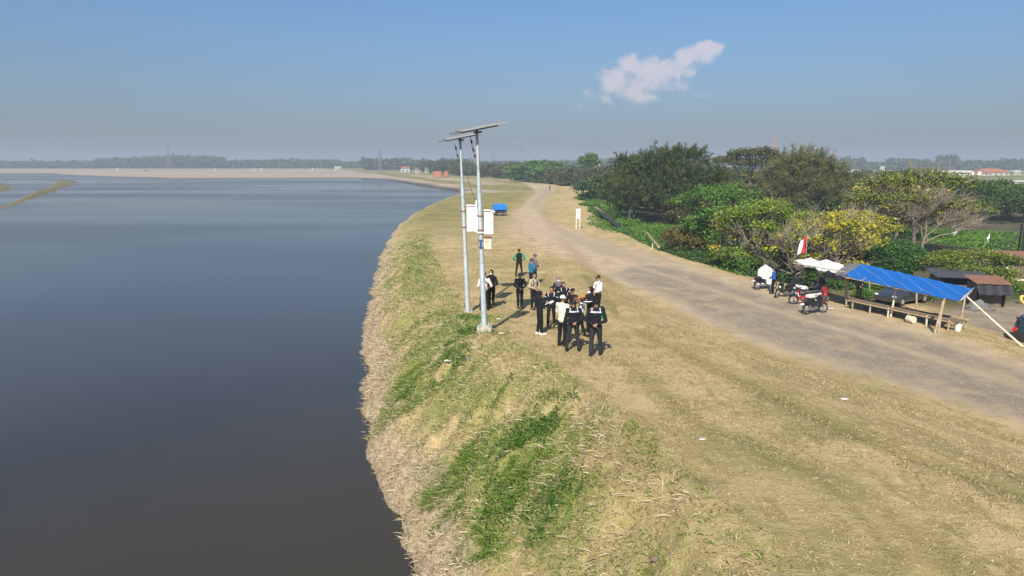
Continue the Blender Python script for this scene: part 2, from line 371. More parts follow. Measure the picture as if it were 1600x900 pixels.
lgc = g.mix((.07, .14, .02), (.13, .17, .045), g.rng(n_mid, .38, .65)); lgc = g.mix(lgc, (.04, .07, .015), g.rng(n_sm, .52, .72))
c = g.mix(c, lgc, lg)
c = g.mix(c, g.mix((.31, .25, .18), (.24, .19, .14), g.rng(n_mid, .4, .6)), pk)
fc = g.mix((.25, .25, .08), (.10, .13, .04), g.rng(g.noise(g.coord('Object', (.12, 1, 1)), .018, 4), .44, .6)); fc = g.mix(fc, (.33, .27, .14), g.rng(g.noise(g.coord('Object', (.1, 1, 1), .1), .03, 3), .54, .66))
c = g.mix(c, fc, fd)
mdc = g.mix((.40, .315, .235), (.31, .245, .185), g.rng(g.noise(g.coord('Object', (.08, 1, 1)), .05, 5), .4, .6))
c = g.mix(c, mdc, md)
c = g.mix(c, (.062, .052, .05), g.math('MULTIPLY', wt_, g.math('ADD', .35, g.math('MULTIPLY', md, .6))))
g.set(color=c, rough=.95, spec=.15)
hh = g.math('ADD', g.math('MULTIPLY', n_sm, 1.0), g.math('MULTIPLY', n_fine, .6))
g.bump(hh, .8, .10)
gme.materials.append(g.m)

# ------------------------------------------------------------------ water
wn = NT('water_surface'); woc = wn.coord('Object')
streak = wn.noise(wn.coord('Object', (.25, 1, 1)), .02, 4, .5, .4)
silt = wn.noise(woc, .045, 4, .55)
wcol = wn.mix((.040, .035, .024), (.030, .027, .021), wn.rng(silt, .4, .62))
wr = wn.rng(streak, .42, .60, .07, .20)
wn.set(color=wcol, rough=wr, ior=1.33, spec=.5)
w1 = wn.noise(wn.coord('Object', (1, .55, 1), .3), 1.6, 4, .6)
wn.bump(w1, .10, .05)
WX = np.array([-9000, 9000.]); 
wme = mesh_np('water', [(-9000, -300, 0), (30, -300, 0), (30, 9000, 0), (-9000, 9000, 0)], [(0, 1, 2, 3)], 4)
wme.materials.append(wn.m)
water = bpy.data.objects.new('water', wme); col.objects.link(water); water['kind'] = 'structure'
HAZE_COL = (.50, .58, .68); HAZE_D = 0.00072
# ------------------------------------------------------------------ mesh helpers
def rotm(rx=0, ry=0, rz=0):
    return Matrix.Rotation(rz, 3, 'Z') @ Matrix.Rotation(ry, 3, 'Y') @ Matrix.Rotation(rx, 3, 'X')
class MB:
    def __init__(s): s.v = []; s.f = []; s.mi = []; s.cur = 0
    def add(s, vs, fs):
        o = len(s.v); s.v += [tuple(v) for v in vs]; s.f += [tuple(i + o for i in f) for f in fs]; s.mi += [s.cur] * len(fs)
        return s
    def box(s, c, size, rot=None, bev=0.0, taper=1.0):
        a, b, h = size[0] / 2, size[1] / 2, size[2] / 2
        rot = rot or Matrix.Identity(3); c = Vector(c)
        if bev <= 0:
            vs = [Vector((x * a * (taper if z > 0 else 1), y * b * (taper if z > 0 else 1), z * h)) for z in (-1, 1) for x, y in ((-1, -1), (1, -1), (1, 1), (-1, 1))]
            fs = [(3, 2, 1, 0), (4, 5, 6, 7), (0, 1, 5, 4), (1, 2, 6, 5), (2, 3, 7, 6), (3, 0, 4, 7)]
        else:
            bm = bmesh.new(); bmesh.ops.create_cube(bm, size=1)
            for v in bm.verts:
                k = taper if v.co.z > 0 else 1
                v.co = Vector((v.co.x * 2 * a * k, v.co.y * 2 * b * k, v.co.z * 2 * h))
            bmesh.ops.bevel(bm, geom=bm.edges[:], offset=bev, segments=2, affect='EDGES', profile=.6)
            bm.verts.ensure_lookup_table(); vs = [v.co.copy() for v in bm.verts]; fs = [tuple(v.index for v in f.verts) for f in bm.faces]; bm.free()
        return s.add([rot @ v + c for v in vs], fs)
    def path(s, pts, rad, n=8, caps=True, flat=None):
        """tube through points; rad number or list; flat = (fx, fy) squash in the section frame"""
        pts = [Vector(p) for p in pts]; m = len(pts)
        rad = [rad] * m if isinstance(rad, (int, float)) else list(rad)
        vs = []; prev = None
        for i, p in enumerate(pts):
            d = (pts[min(i + 1, m - 1)] - pts[max(i - 1, 0)])
            if d.length < 1e-9: d = Vector((0, 0, 1))
            d.normalize()
            if prev is None: u = d.cross(Vector((0, 1, 0)) if abs(d.y) < .9 else Vector((1, 0, 0))).normalized()
            else: u = (prev - d * prev.dot(d)).normalized()
            prev = u; v = d.cross(u)
            fx, fy = flat or (1, 1)
            for k in range(n):
                a = 2 * math.pi * k / n; vs.append(p + (u * math.cos(a) * fx + v * math.sin(a) * fy) * rad[i])
        fs = [(i * n + k, i * n + (k + 1) % n, (i + 1) * n + (k + 1) % n, (i + 1) * n + k) for i in range(m - 1) for k in range(n)]
        if caps: fs += [tuple(range(n - 1, -1, -1)), tuple((m - 1) * n + k for k in range(n))]
        return s.add(vs, fs)
    def tube(s, a, b, r0, r1=None, n=8): return s.path([a, b], [r0, r0 if r1 is None else r1], n)
    def lathe(s, prof, n=16, c=(0, 0, 0), rot=None):
        c = Vector(c); rot = rot or Matrix.Identity(3); m = len(prof)
        vs = [rot @ Vector((r * math.cos(2 * math.pi * k / n), r * math.sin(2 * math.pi * k / n), z)) + c for r, z in prof for k in range(n)]
        fs = [(i * n + k, i * n + (k + 1) % n, (i + 1) * n + (k + 1) % n, (i + 1) * n + k) for i in range(m - 1) for k in range(n)]
        fs += [tuple(range(n - 1, -1, -1)), tuple((m - 1) * n + k for k in range(n))]
        return s.add(vs, fs)
    def torus(s, c, R_, r, rot=None, n=20, m=8):
        c = Vector(c); rot = rot or Matrix.Identity(3)
        vs = [rot @ Vector(((R_ + r * math.cos(b)) * math.cos(a), (R_ + r * math.cos(b)) * math.sin(a), r * math.sin(b))) + c
              for a in [2 * math.pi * i / n for i in range(n)] for b in [2 * math.pi * j / m for j in range(m)]]
        fs = [(i * m + j, ((i + 1) % n) * m + j, ((i + 1) % n) * m + (j + 1) % m, i * m + (j + 1) % m) for i in range(n) for j in range(m)]
        return s.add(vs, fs)
    def ball(s, c, r, n=10, m=7, rot=None):
        if isinstance(r, (int, float)): r = (r, r, r)
        c = Vector(c); rot = rot or Matrix.Identity(3)
        vs = [c + rot @ Vector((0, 0, -r[2]))]
        for i in range(1, m):
            ph = math.pi * i / m - math.pi / 2
            for k in range(n):
                a = 2 * math.pi * k / n; vs.append(c + rot @ Vector((r[0] * math.cos(ph) * math.cos(a), r[1] * math.cos(ph) * math.sin(a), r[2] * math.sin(ph))))
        vs.append(c + rot @ Vector((0, 0, r[2])))
        fs = [(0, 1 + (k + 1) % n, 1 + k) for k in range(n)]
        for i in range(m - 2): fs += [(1 + i * n + k, 1 + i * n + (k + 1) % n, 1 + (i + 1) * n + (k + 1) % n, 1 + (i + 1) * n + k) for k in range(n)]
        e = len(vs) - 1; o = 1 + (m - 2) * n
        fs += [(o + k, o + (k + 1) % n, e) for k in range(n)]
        return s.add(vs, fs)
    def sheet(s, fn, nu, nv, thick=0.0):
        """grid surface fn(u,v)->(x,y,z), given thickness"""
        top = [Vector(fn(i / nu, j / nv)) for i in range(nu + 1) for j in range(nv + 1)]
        q = lambda i, j: i * (nv + 1) + j
        fs = [(q(i, j), q(i + 1, j), q(i + 1, j + 1), q(i, j + 1)) for i in range(nu) for j in range(nv)]
        if thick <= 0: return s.add(top, fs)
        N = len(top); vs = top + [p - Vector((0, 0, thick)) for p in top]
        fs2 = fs + [tuple(N + k for k in reversed(f)) for f in fs]
        ed = [(q(i, 0), q(i + 1, 0)) for i in range(nu)] + [(q(i + 1, nv), q(i, nv)) for i in range(nu)] + [(q(0, j + 1), q(0, j)) for j in range(nv)] + [(q(nu, j), q(nu, j + 1)) for j in range(nv)]
        fs2 += [(b_, a_, a_ + N, b_ + N) for a_, b_ in ed]
        return s.add(vs, fs2)
    def prism(s, outline, w, axis='x'):
        """side outline [(a,z)...] extruded over width w across x"""
        n = len(outline); vs = [(-w / 2, a, z) for a, z in outline] + [(w / 2, a, z) for a, z in outline]
        fs = [tuple(range(n)), tuple(range(2 * n - 1, n - 1, -1))] + [(i, i + n, (i + 1) % n + n, (i + 1) % n) for i in range(n)]
        return s.add(vs, fs)
    def build(s, name, mats, parent=None, smooth=False, loc=None):
        me = bpy.data.meshes.new(name); me.from_pydata(s.v, [], s.f)
        mats = mats if isinstance(mats, (list, tuple)) else [mats]
        for m in mats: me.materials.append(m)
        if len(mats) > 1: me.polygons.foreach_set('material_index', s.mi)
        if smooth:
            me.polygons.foreach_set('use_smooth', [True] * len(me.polygons))
            try: me.set_sharp_from_angle(angle=R(40))
            except Exception: pass
        me.update()
        bm = bmesh.new(); bm.from_mesh(me); bmesh.ops.recalc_face_normals(bm, faces=bm.faces); bm.to_mesh(me); bm.free()
        o = bpy.data.objects.new(name, me); col.objects.link(o)
        if parent: o.parent = parent
        if loc is not None: o.location = loc
        return o
def tag(o, label, cat, group=None, kind=None):
    o['label'] = label; o['category'] = cat
    if group: o['group'] = group
    if kind: o['kind'] = kind
    return o
def thing(name, label, cat, loc, rz=0, group=None):
    o = bpy.data.objects.new(name, None); col.objects.link(o); o.location = loc; o.rotation_euler = (0, 0, rz); o.empty_display_size = .2
    return tag(o, label, cat, group)
def copy_tree(root, loc, rz=0, scale=1, label=None, sz=None):
    c = root.copy(); col.objects.link(c); c.location = loc; c.rotation_euler = (0, 0, rz); c.scale = (scale, scale, sz or scale)
    if label: c['label'] = label
    for ch in root.children:
        d = ch.copy(); col.objects.link(d); d.parent = c
        for gch in ch.children:
            e = gch.copy(); col.objects.link(e); e.parent = d
    return c

def simple(name, c, rough=.6, metal=0, var=.15, scale=6, spec=.4, bump=0, c2=None, coat=0):
    q = NT(name); o = q.coord('Object')
    n1 = q.noise(o, scale, 5, .6); n2 = q.noise(o, scale * 7, 3, .6)
    dark = c2 or tuple(x * (1 - 2 * var) for x in c)
    cc = q.mix(c, dark, q.rng(n1, .42, .68)); cc = q.mix(cc, tuple(x * (1 - var) for x in c), q.rng(n2, .5, .7))
    q.set(color=cc, rough=rough, metal=metal, spec=spec, coat=coat)
    if bump: q.bump(n2, bump, .02)
    return q.m
M = {}
M['galv'] = simple('galvanised_steel', (.44, .48, .51), .5, .25, .10, 3, c2=(.33, .37, .40))
M['galv_dark'] = simple('weathered_steel', (.22, .25, .27), .5, .5, .15, 5)
M['panel'] = simple('dusty_solar_glass', (.27, .26, .23), .45, 0, .06, 2, .4)
M['alu'] = simple('aluminium_frame', (.5, .5, .48), .4, .6, .05)
M['white_box'] = simple('white_painted_steel', (.74, .73, .67), .45, 0, .05, 2, c2=(.60, .57, .48))
M['rusty_box'] = simple('stained_white_steel', (.72, .68, .58), .6, 0, .08, 5, c2=(.45, .28, .16))
M['rust'] = simple('rusty_iron', (.26, .12, .06), .85, 0, .2, 8, bump=.3)
M['concrete'] = simple('rough_concrete', (.42, .38, .32), .9, 0, .2, 9, bump=.5)
M['black_rub'] = simple('black_rubber', (.02, .02, .02), .8, 0, .2)
M['black_pl'] = simple('black_plastic', (.025, .025, .028), .4, 0, .2)
M['hose'] = simple('white_hose', (.72, .72, .70), .5, 0, .05)
M['wood'] = simple('weathered_pole_wood', (.42, .33, .22), .85, 0, .18, 5, bump=.4, c2=(.25, .18, .11))
M['wood_pale'] = simple('pale_dry_wood', (.60, .52, .40), .8, 0, .15, 5, bump=.3)
M['wood_dark'] = simple('dark_old_planks', (.15, .11, .075), .85, 0, .2, 5, bump=.4)
M['bamboo'] = simple('dry_bamboo', (.40, .30, .16), .6, 0, .2, 6, bump=.2)
M['white_paint'] = simple('white_paint', (.78, .78, .75), .6, 0, .06, 3, c2=(.62, .60, .54))
M['red_cloth'] = simple('red_cloth', (.55, .025, .03), .8, 0, .1)
M['white_cloth'] = simple('white_cloth', (.80, .80, .80), .8, 0, .04)
M['chrome'] = simple('polished_metal', (.7, .7, .72), .2, .9, .05)
M['engine'] = simple('engine_metal', (.30, .30, .30), .4, .7, .2, 20)
M['glass_dark'] = simple('dark_window_glass', (.02, .025, .03), .08, 0, .1, 2, .6)
M['tail'] = simple('red_lamp_plastic', (.45, .02, .02), .2, 0, .1)
M['plate'] = simple('white_plate', (.7, .7, .7), .5, 0, .05)
M['lamp_glass'] = simple('clear_lamp_glass', (.65, .68, .7), .1, 0, .05)
# ------------------------------------------------------------------ vegetation
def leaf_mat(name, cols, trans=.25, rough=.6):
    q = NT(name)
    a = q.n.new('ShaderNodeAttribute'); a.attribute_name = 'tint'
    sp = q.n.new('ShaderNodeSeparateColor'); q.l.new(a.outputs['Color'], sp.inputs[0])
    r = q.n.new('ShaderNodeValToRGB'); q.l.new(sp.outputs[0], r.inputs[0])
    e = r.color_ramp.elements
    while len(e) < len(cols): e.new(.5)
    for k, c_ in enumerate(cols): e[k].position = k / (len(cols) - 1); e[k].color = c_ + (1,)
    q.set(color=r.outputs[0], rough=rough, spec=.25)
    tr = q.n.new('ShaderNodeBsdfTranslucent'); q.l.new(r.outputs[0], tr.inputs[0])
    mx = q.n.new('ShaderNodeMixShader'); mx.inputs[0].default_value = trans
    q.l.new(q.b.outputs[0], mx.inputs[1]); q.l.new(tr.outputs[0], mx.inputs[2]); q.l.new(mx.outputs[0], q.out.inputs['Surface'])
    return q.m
def unit(a): return a / (np.linalg.norm(a, axis=1, keepdims=True) + 1e-9)
def blades(name, base, d, length, width, tint, mat, parent=None, bend=.0):
    """diamond leaves / blades: base points, directions, lengths, widths"""
    n = len(base); side = unit(np.cross(d, unit(rng.normal(size=(n, 3)))))
    L = np.asarray(length)[:, None] * np.ones((n, 1)); W = np.asarray(width)[:, None] * np.ones((n, 1))
    drop = np.zeros((n, 3)); drop[:, 2] = -bend * L[:, 0]
    p0 = base; p1 = base + d * L * .45 + side * W * .5; p2 = base + d * L + drop; p3 = base + d * L * .45 - side * W * .5
    v = np.stack([p0, p1, p2, p3], 1).reshape(-1, 3); f = np.arange(n * 4).reshape(n, 4)
    me = mesh_np(name, v, f, 4)
    t = np.repeat(np.clip(tint, 0, 1), 4); colattr(me, 'tint', np.stack([t, t, t, np.ones_like(t)], 1))
    me.materials.append(mat)
    o = bpy.data.objects.new(name, me); col.objects.link(o)
    if parent: o.parent = parent
    return o
BARK = simple('bark', (.17, .13, .095), .9, 0, .2, 4, bump=.5)
BARK_GREY = simple('dry_twig_bark', (.20, .165, .125), .9, 0, .15, 4, bump=.4)
LM = {
 'casu': leaf_mat('casuarina_needles', [(.022, .038, .010), (.055, .085, .018), (.105, .135, .03)]),
 'olive': leaf_mat('olive_needles', [(.055, .06, .02), (.125, .13, .04), (.19, .185, .06)]),
 'green': leaf_mat('green_leaves', [(.028, .062, .010), (.065, .15, .018), (.14, .25, .03)]),
 'lime': leaf_mat('lime_leaves', [(.05, .10, .012), (.12, .20, .022), (.27, .32, .03)]),
 'yellow': leaf_mat('yellowing_leaves', [(.10, .12, .022), (.26, .26, .03), (.54, .46, .03)]),
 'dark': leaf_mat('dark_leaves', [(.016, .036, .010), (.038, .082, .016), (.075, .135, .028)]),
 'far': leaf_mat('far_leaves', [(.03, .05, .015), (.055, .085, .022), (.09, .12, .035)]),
 'dull': leaf_mat('dull_leaves', [(.045, .05, .018), (.085, .09, .03), (.13, .13, .045)]),
 'clip': leaf_mat('clipped_leaves', [(.022, .06, .014), (.045, .12, .025), (.09, .20, .045)]),
 'spread': leaf_mat('spreading_tree_leaves', [(.05, .075, .014), (.12, .16, .025), (.24, .26, .035)]),
 'rusty': leaf_mat('rusty_leaves', [(.05, .055, .016), (.11, .095, .022), (.18, .14, .03)]),
}
def limb(mb, a, b, r0, r1, wig=.08, n=5, seg=4):
    a = Vector(a); b = Vector(b); L = (b - a).length
    pts = []
    for i in range(seg + 1):
        t = i / seg; p = a.lerp(b, t)
        if 0 < i < seg: p += Vector((random.gauss(0, 1), random.gauss(0, 1), random.gauss(0, .6) + .5)) * wig * L * .6
        pts.append(p)
    mb.path(pts, [r0 + (r1 - r0) * i / seg for i in range(seg + 1)], n)
    return pts
def tree(name, label, cat, loc, blobs, leaf, mat, trunk_h, trunk_r, nleaf, lsize, lw, group=None, bark=None, twigs=0, style='leaf', clump=.55, cn=26, lean=(0, 0), fork=3, open_=.0, twiglen=1.6, extra=None):
    """blobs: list of (x,y,z,rx,ry,rz) crown masses in tree space"""
    root = thing(name, label, cat, loc, 0, group)
    mb = MB(); bark = bark or BARK
    top = Vector((lean[0], lean[1], trunk_h))
    tp = limb(mb, (0, 0, -.3), top, trunk_r, trunk_r * .7, .05, 7)
    ends = []
    for bl in blobs:
        c_ = Vector(bl[:3]); s0 = tp[-1] if random.random() < .7 else tp[-2]
        pts = limb(mb, s0, c_ - Vector((0, 0, bl[5] * .3)), trunk_r * .55, trunk_r * .22, .10, 5)
        for k in range(fork):
            a = random.uniform(0, 6.28); u = random.uniform(-.2, .9); rr = math.sqrt(max(0, 1 - u * u)) * .8
            e_ = c_ + Vector((math.cos(a) * bl[3] * rr, math.sin(a) * bl[4] * rr, bl[5] * u * .8))
            q = limb(mb, pts[-2], e_, trunk_r * .2, trunk_r * .06, .09, 4); ends.append(q)
    if twigs:
        for k in range(twigs):
            q = random.choice(ends); s0 = random.choice(q[1:]); bl = random.choice(blobs)
            d_ = (s0 - Vector((0, 0, trunk_h * .7))).normalized() + Vector((random.gauss(0, .5), random.gauss(0, .5), random.gauss(.1, .4)))
            limb(mb, s0, s0 + d_.normalized() * random.uniform(.5, 1) * twiglen, trunk_r * .07 + .008, .008, .12, 3, 3)
    tr = mb.build('trunk', bark, root, smooth=True)
    # clumps of leaves through each mass, most of them near its skin
    vol = np.array([bl[3] * bl[4] * bl[5] for bl in blobs]) ** .67; pb = vol / vol.sum()
    ncl = max(4, nleaf // cn); which = rng.choice(len(blobs), ncl, p=pb); B = np.array([bl[:6] for bl in blobs])[which]
    dirs = unit(rng.normal(size=(ncl, 3))); dirs[:, 2] = np.where(dirs[:, 2] < -.35, -dirs[:, 2] * .6, dirs[:, 2])
    rad = 1 - np.abs(rng.normal(0, .22, ncl)); rad = np.clip(rad, .25, 1.12)
    cc = B[:, :3] + dirs * B[:, 3:6] * rad[:, None]
    keep = rng.random(ncl) > open_
    cc, dirs = cc[keep], dirs[keep]; ncl = len(cc)
    n = ncl * cn; rep = np.repeat(np.arange(ncl), cn)
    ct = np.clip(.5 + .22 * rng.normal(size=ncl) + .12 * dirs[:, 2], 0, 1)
    csz = clump * (0.6 + .8 * rng.random(ncl))
    if style == 'leaf':
        off = rng.normal(size=(n, 3)) * csz[rep][:, None] * np.array([1, 1, .55]) * .55
        base = cc[rep] + off
        d = unit(rng.normal(size=(n, 3)) * np.array([1, 1, .55]) + dirs[rep] * .4)
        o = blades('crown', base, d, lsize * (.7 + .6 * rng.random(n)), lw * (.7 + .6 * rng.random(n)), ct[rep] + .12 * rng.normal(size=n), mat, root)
    else:   # feathery sprays
        ax = unit(dirs * .55 + np.array([0, 0, .38]) + .45 * rng.normal(size=(ncl, 3)))
        tpos = rng.random(n) ** .8
        base = cc[rep] + ax[rep] * (tpos * csz[rep] * 2.2)[:, None] + .07 * csz[rep][:, None] * rng.normal(size=(n, 3))
        d = unit(ax[rep] + .55 * rng.normal(size=(n, 3)) + np.array([0, 0, -.12]))
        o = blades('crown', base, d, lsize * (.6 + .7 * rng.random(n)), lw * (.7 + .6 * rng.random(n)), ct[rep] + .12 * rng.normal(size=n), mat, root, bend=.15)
    return root
def dome(n, R_, h, z0, flat=.5, jit=.25, seed=None):
    out = []
    for k in range(max(3, n // 3)):          # skirt: lower boughs all round
        a = 6.283 * k / max(3, n // 3) + random.uniform(-.4, .4); s = R_ * random.uniform(.26, .36)
        out.append((R_ * .72 * math.cos(a), R_ * .72 * math.sin(a), z0 * random.uniform(.45, .8), s, s, s * flat * 1.1))
    for k in range(n):
        a = 2.4 * k + random.uniform(-.4, .4); r = R_ * math.sqrt((k + .5) / n) * random.uniform(.85, 1.1)
        zz = z0 + h * (1 - .75 * (r / R_) ** 2) * random.uniform(.8, 1.05)
        s = R_ * random.uniform(.26, .44)
        out.append((r * math.cos(a), r * math.sin(a), zz - s * flat * .6, s, s, s * flat))
    return out
def tloc(px, py, z=-.3):
    x, y = P(px, py, z); return Vector((x, y, gz(x, y)))
def hpx(loc, py):    # height that reaches photo row py above loc
    return PYd(800, py, loc.y).z - loc.z

# -- the big casuarina left of the flag, in two crowns
L0 = tloc(1040, 352)
H = hpx(L0, 238)
bl = [(-1,0,H*.76,4.2,3.8,2.8),(3.0,1,H*.82,3.4,3,2.1),(-6,-1,H*.26,3,2.6,1.2),(0,-2,H*.25,3.6,2.6,1.2),(6.5,-1.5,H*.28,3,2.6,1.2),(7.6,-.5,H*.6,2.2,2.2,1.3),(5.0,0,H*.66,3.2,3,1.6),(-4,1,H*.62,3.4,3.2,1.9),(1,-1.5,H*.62,4.2,3.6,2.0),(6.6,-1,H*.47,2.8,2.6,1.3),(-6,-1,H*.45,3.2,3,1.5),(-2,-2.5,H*.42,3.8,3,1.5),(3,-2.5,H*.40,3.8,3,1.4),(2.2,1,H*.93,1.4,1.4,.9),(4.8,1,H*.91,1.2,1.2,.8),(0,.5,H*.9,1.8,1.8,.9)]
tree('casuarina_tree','big dark feathery casuarina tree left of the flag, tallest of the levee trees','tree',L0,bl,None,LM['casu'],2.6,.42,46000,.62,.085,style='spray',clump=.62,cn=40,fork=4,open_=.06)
L1 = tloc(990, 345)
H = hpx(L1, 246)
bl = [(-1,0,H*.80,2.0,2,1.6),(.8,0,H*.84,1.6,1.6,1.1),(-2.6,0,H*.55,2.4,2.2,1.5),(0,-1,H*.5,2.8,2.2,1.6),(-3.6,-.5,H*.34,2.4,2,1.2),(1.2,-.6,H*.32,2.4,2,1.2),(-2.0,.4,H*.9,1.0,1,.8)]
tree('casuarina_tree','lighter slender casuarina leaning on the left side of the big dark one','tree',L1,bl,None,LM['casu'],2.5,.22,20000,.55,.085,style='spray',clump=.55,cn=36)
# -- olive casuarina behind the middle trees, wispy top
L2 = tloc(1242, 352)
H = hpx(L2, 247)
bl = [(-1.6,0,H*.76,2.4,2.4,2.0),(1.8,0,H*.80,2.4,2.4,2.0),(4.2,0,H*.66,2.4,2.4,1.8),(-3.6,0,H*.58,2.2,2.2,1.7),(0,-1.5,H*.56,3.2,2.8,1.8),(3.2,-2,H*.42,2.8,2.4,1.5),(-3,-2,H*.40,2.6,2.4,1.4),(5.8,-.5,H*.5,1.8,1.8,1.5),(.2,0,H*.9,1.2,1.2,.9),(4.2,0,H*.86,.9,.9,.8)]
tree('casuarina_tree','wispy olive brown casuarina behind the leafless branches near the flag','tree',L2,bl,None,LM['olive'],2.2,.4,36000,.85,.07,style='spray',clump=.9,cn=44,open_=.08)
# -- flat topped tree between the two casuarinas
L3 = tloc(1168, 335)
H = hpx(L3, 234)
bl = [(-1,0,H*.92,3.2,3,.9),(2.4,1,H*.95,2.8,2.6,.9),(-4.6,0,H*.82,2.6,2.4,.8),(4.6,0,H*.86,2.4,2.2,.8),(0,-1,H*.78,3.4,3,.8)]
tree('umbrella_tree','tall flat topped tree rising behind, left of the olive casuarina','tree',L3,bl,None,LM['dull'],H*.55,.3,7000,.42,.26,clump=.7,cn=22)
# -- broad green tree in front between them
for px, py, top, rad, mt, nm, lab, nl in [
    (1148,408,318,4.0,'green','broadleaf_tree','low spreading dark green tree in front of the green clearing',9000),
    (1075,400,362,2.6,'rusty','broadleaf_tree','small rusty olive tree leaning over the green clearing',5000),
    (1122,372,284,5.0,'green','broadleaf_tree','mid green tree filling the gap right of the big casuarina',9000),
    (1150,360,285,5.0,'dull','broadleaf_tree','dull olive tree behind the lime green crown',8000),
    (1100,340,270,6.0,'dark','broadleaf_tree','dark leafy tree between the two casuarinas',8000)]:
    L = tloc(px, py); H = hpx(L, top)
    tree(nm, lab, 'tree', L, dome(11, rad, H * .42, H * .55, .55), None, LM[mt], H * .4, .22, nl, .30, .20, clump=.7, cn=24)
# -- lime and yellow trees over the bare thicket behind the motorbikes
def thicket(px, py, top, rad, mt, lab, nl, tw, ls=.24, n=13, open_=.1, flat=.45, cat='tree', name='half_bare_tree'):
    L = tloc(px, py, 0); H = hpx(L, top)
    return tree(name, lab, cat, L, dome(n, rad * .9, H * .42, H * .55, flat), None, LM[mt], H * .22, .13, nl, ls, ls * .62, bark=BARK_GREY, twigs=tw, clump=.48, cn=20, fork=5, open_=open_, twiglen=1.5)
thicket(1185,432,312,4.2,'lime','lime green leafy tree behind the white signboard',9000,150,n=12)
thicket(1150,425,330,2.8,'yellow','thin yellow green tree at the left edge of the bare thicket',1500,200,open_=.3)
thicket(1300,440,326,3.8,'yellow','yellow leafed half bare tree behind the flag',5500,380,open_=.15)
thicket(1240,445,350,3.0,'yellow','mostly leafless tree with grey twigs behind the flag pole',700,420,open_=.4)
thicket(1338,418,324,3.0,'yellow','yellow leafed tree just left above the clipped round tree',5000,250)
thicket(1265,415,332,3.2,'lime','small lime green crown between the yellow trees',3500,120)
L = tloc(1425, 398, 0); H = hpx(L, 268)
bl = [(-3,0,H*.86,2.6,2.4,1.0),(.5,0,H*.92,2.6,2.4,.9),(3.4,0,H*.86,2.4,2.2,.9),(-5,0,H*.66,2.2,2,1.0),(-1,-1,H*.66,2.4,2,.9),(2.6,-1,H*.60,2.2,2,.8),(5.2,0,H*.55,2.4,2,.8)]
tree('half_bare_tree','tall half bare tree with yellow top right of the olive casuarina','tree',L,bl,None,LM['spread'],H*.35,.22,8000,.28,.17,bark=BARK_GREY,twigs=520,clump=.6,cn=20,fork=6,open_=.15,twiglen=2.2)
L = tloc(1400, 380, 0); H = hpx(L, 270)
tree('half_bare_tree','yellow flowering crown on top of the tall half bare trees','tree',L,dome(9,5.2,H*.3,H*.68,.4),None,LM['yellow'],H*.4,.2,4200,.30,.2,bark=BARK_GREY,twigs=160,clump=.5,cn=20,open_=.2)
L = tloc(1440, 402, 0); H = hpx(L, 300)
tree('bare_tree','leafless grey tree with long branches reaching toward the asphalt road','tree',L,[(-1.5,0,H*.7,2.4,2.2,1.2),(2.0,0,H*.6,2.2,2.0,1.0),(.4,0,H*.85,1.8,1.8,1.0),(4,0,H*.5,1.8,1.6,.8)],None,LM['rusty'],H*.25,.16,500,.2,.12,bark=BARK_GREY,twigs=700,clump=.4,cn=10,fork=9,twiglen=2.0)
# -- clipped round tree behind the canopy
L = tloc(1396, 443, .15); H = hpx(L, 372)
tree('clipped_tree','dark green densely clipped round tree behind the blue canopy','tree',L,[(0,0,H*.52,2.15,2.1,H*.46),(.25,-.2,H*.52,2.0,2.0,H*.44),(-.4,.1,H*.48,1.9,1.9,H*.42)],None,LM['clip'],.6,.2,24000,.14,.10,clump=.14,cn=12)
L = tloc(1350, 434, .1); H = hpx(L, 385)
tree('broadleaf_tree','dark shaded bushy tree left of the clipped round one','tree',L,dome(8,1.3,H*.4,H*.5,.8),None,LM['dark'],.6,.15,4000,.2,.13,clump=.35,cn=16)
# -- flat spreading yellow green tree over the shacks
L = tloc(1515, 450, .2); H = hpx(L, 396)
tree('spreading_tree','low flat yellow green tree spreading over the shacks right of the canopy','tree',L,[(-2.6,0,H*.80,1.5,1.5,.35),(-1.2,.6,H*.88,1.5,1.5,.35),(.5,0,H*.93,1.7,1.6,.35),(2.1,0,H*.84,1.4,1.4,.35),(-1.7,-1.3,H*.62,1.5,1.3,.36),(.2,-1.5,H*.60,1.6,1.3,.36),(1.6,-1.3,H*.52,1.2,1.1,.34),(3.0,.2,H*.72,.9,.9,.3),(-2.6,-1.4,H*.42,1.0,.9,.3),(-.6,-1.9,H*.40,1.2,.9,.3),(1.0,-2.0,H*.34,1.0,.9,.3)],None,LM['spread'],H*.45,.10,9000,.2,.10,clump=.36,cn=18,open_=.05)
# -- dark mango like trees right, beyond the asphalt road
for px, py, top, rad, lab in [(1520,349,286,6.8,'round dark green tree beyond the asphalt road, left of two'),(1575,347,287,6.5,'round dark green tree beyond the asphalt road at the right edge of the photo'),(1548,338,280,5.5,'dark green tree behind the pair of round trees beyond the road'),(1482,342,292,4.5,'smaller dark tree beyond the road behind the grey leafless tree'),(1650,350,280,7,'dark tree beyond the road just outside the right border')]:
    L = tloc(px, py); H = hpx(L, top)
    tree('mango_tree', lab, 'tree', L, dome(13, rad, H * .45, H * .52, .6), None, LM['dark' if px != 1575 else 'green'], H * .3, .3, 8500, .34, .24, clump=.75, cn=22)
for px, py, top, rad, lab in [(1330,330,262,5.5,'dull green tree right behind the olive casuarina'),(1370,322,262,6.5,'dark tree in the row by the pale field'),(1420,318,264,5.5,'low dark tree behind the yellow flowering crown')]:
    L = tloc(px, py); H = hpx(L, top)
    tree('broadleaf_tree', lab, 'tree', L, dome(11, rad, H * .45, H * .5, .6), None, LM['dark' if px > 1340 else 'dull'], H * .3, .3, 6000, .42, .28, clump=.8, cn=20)
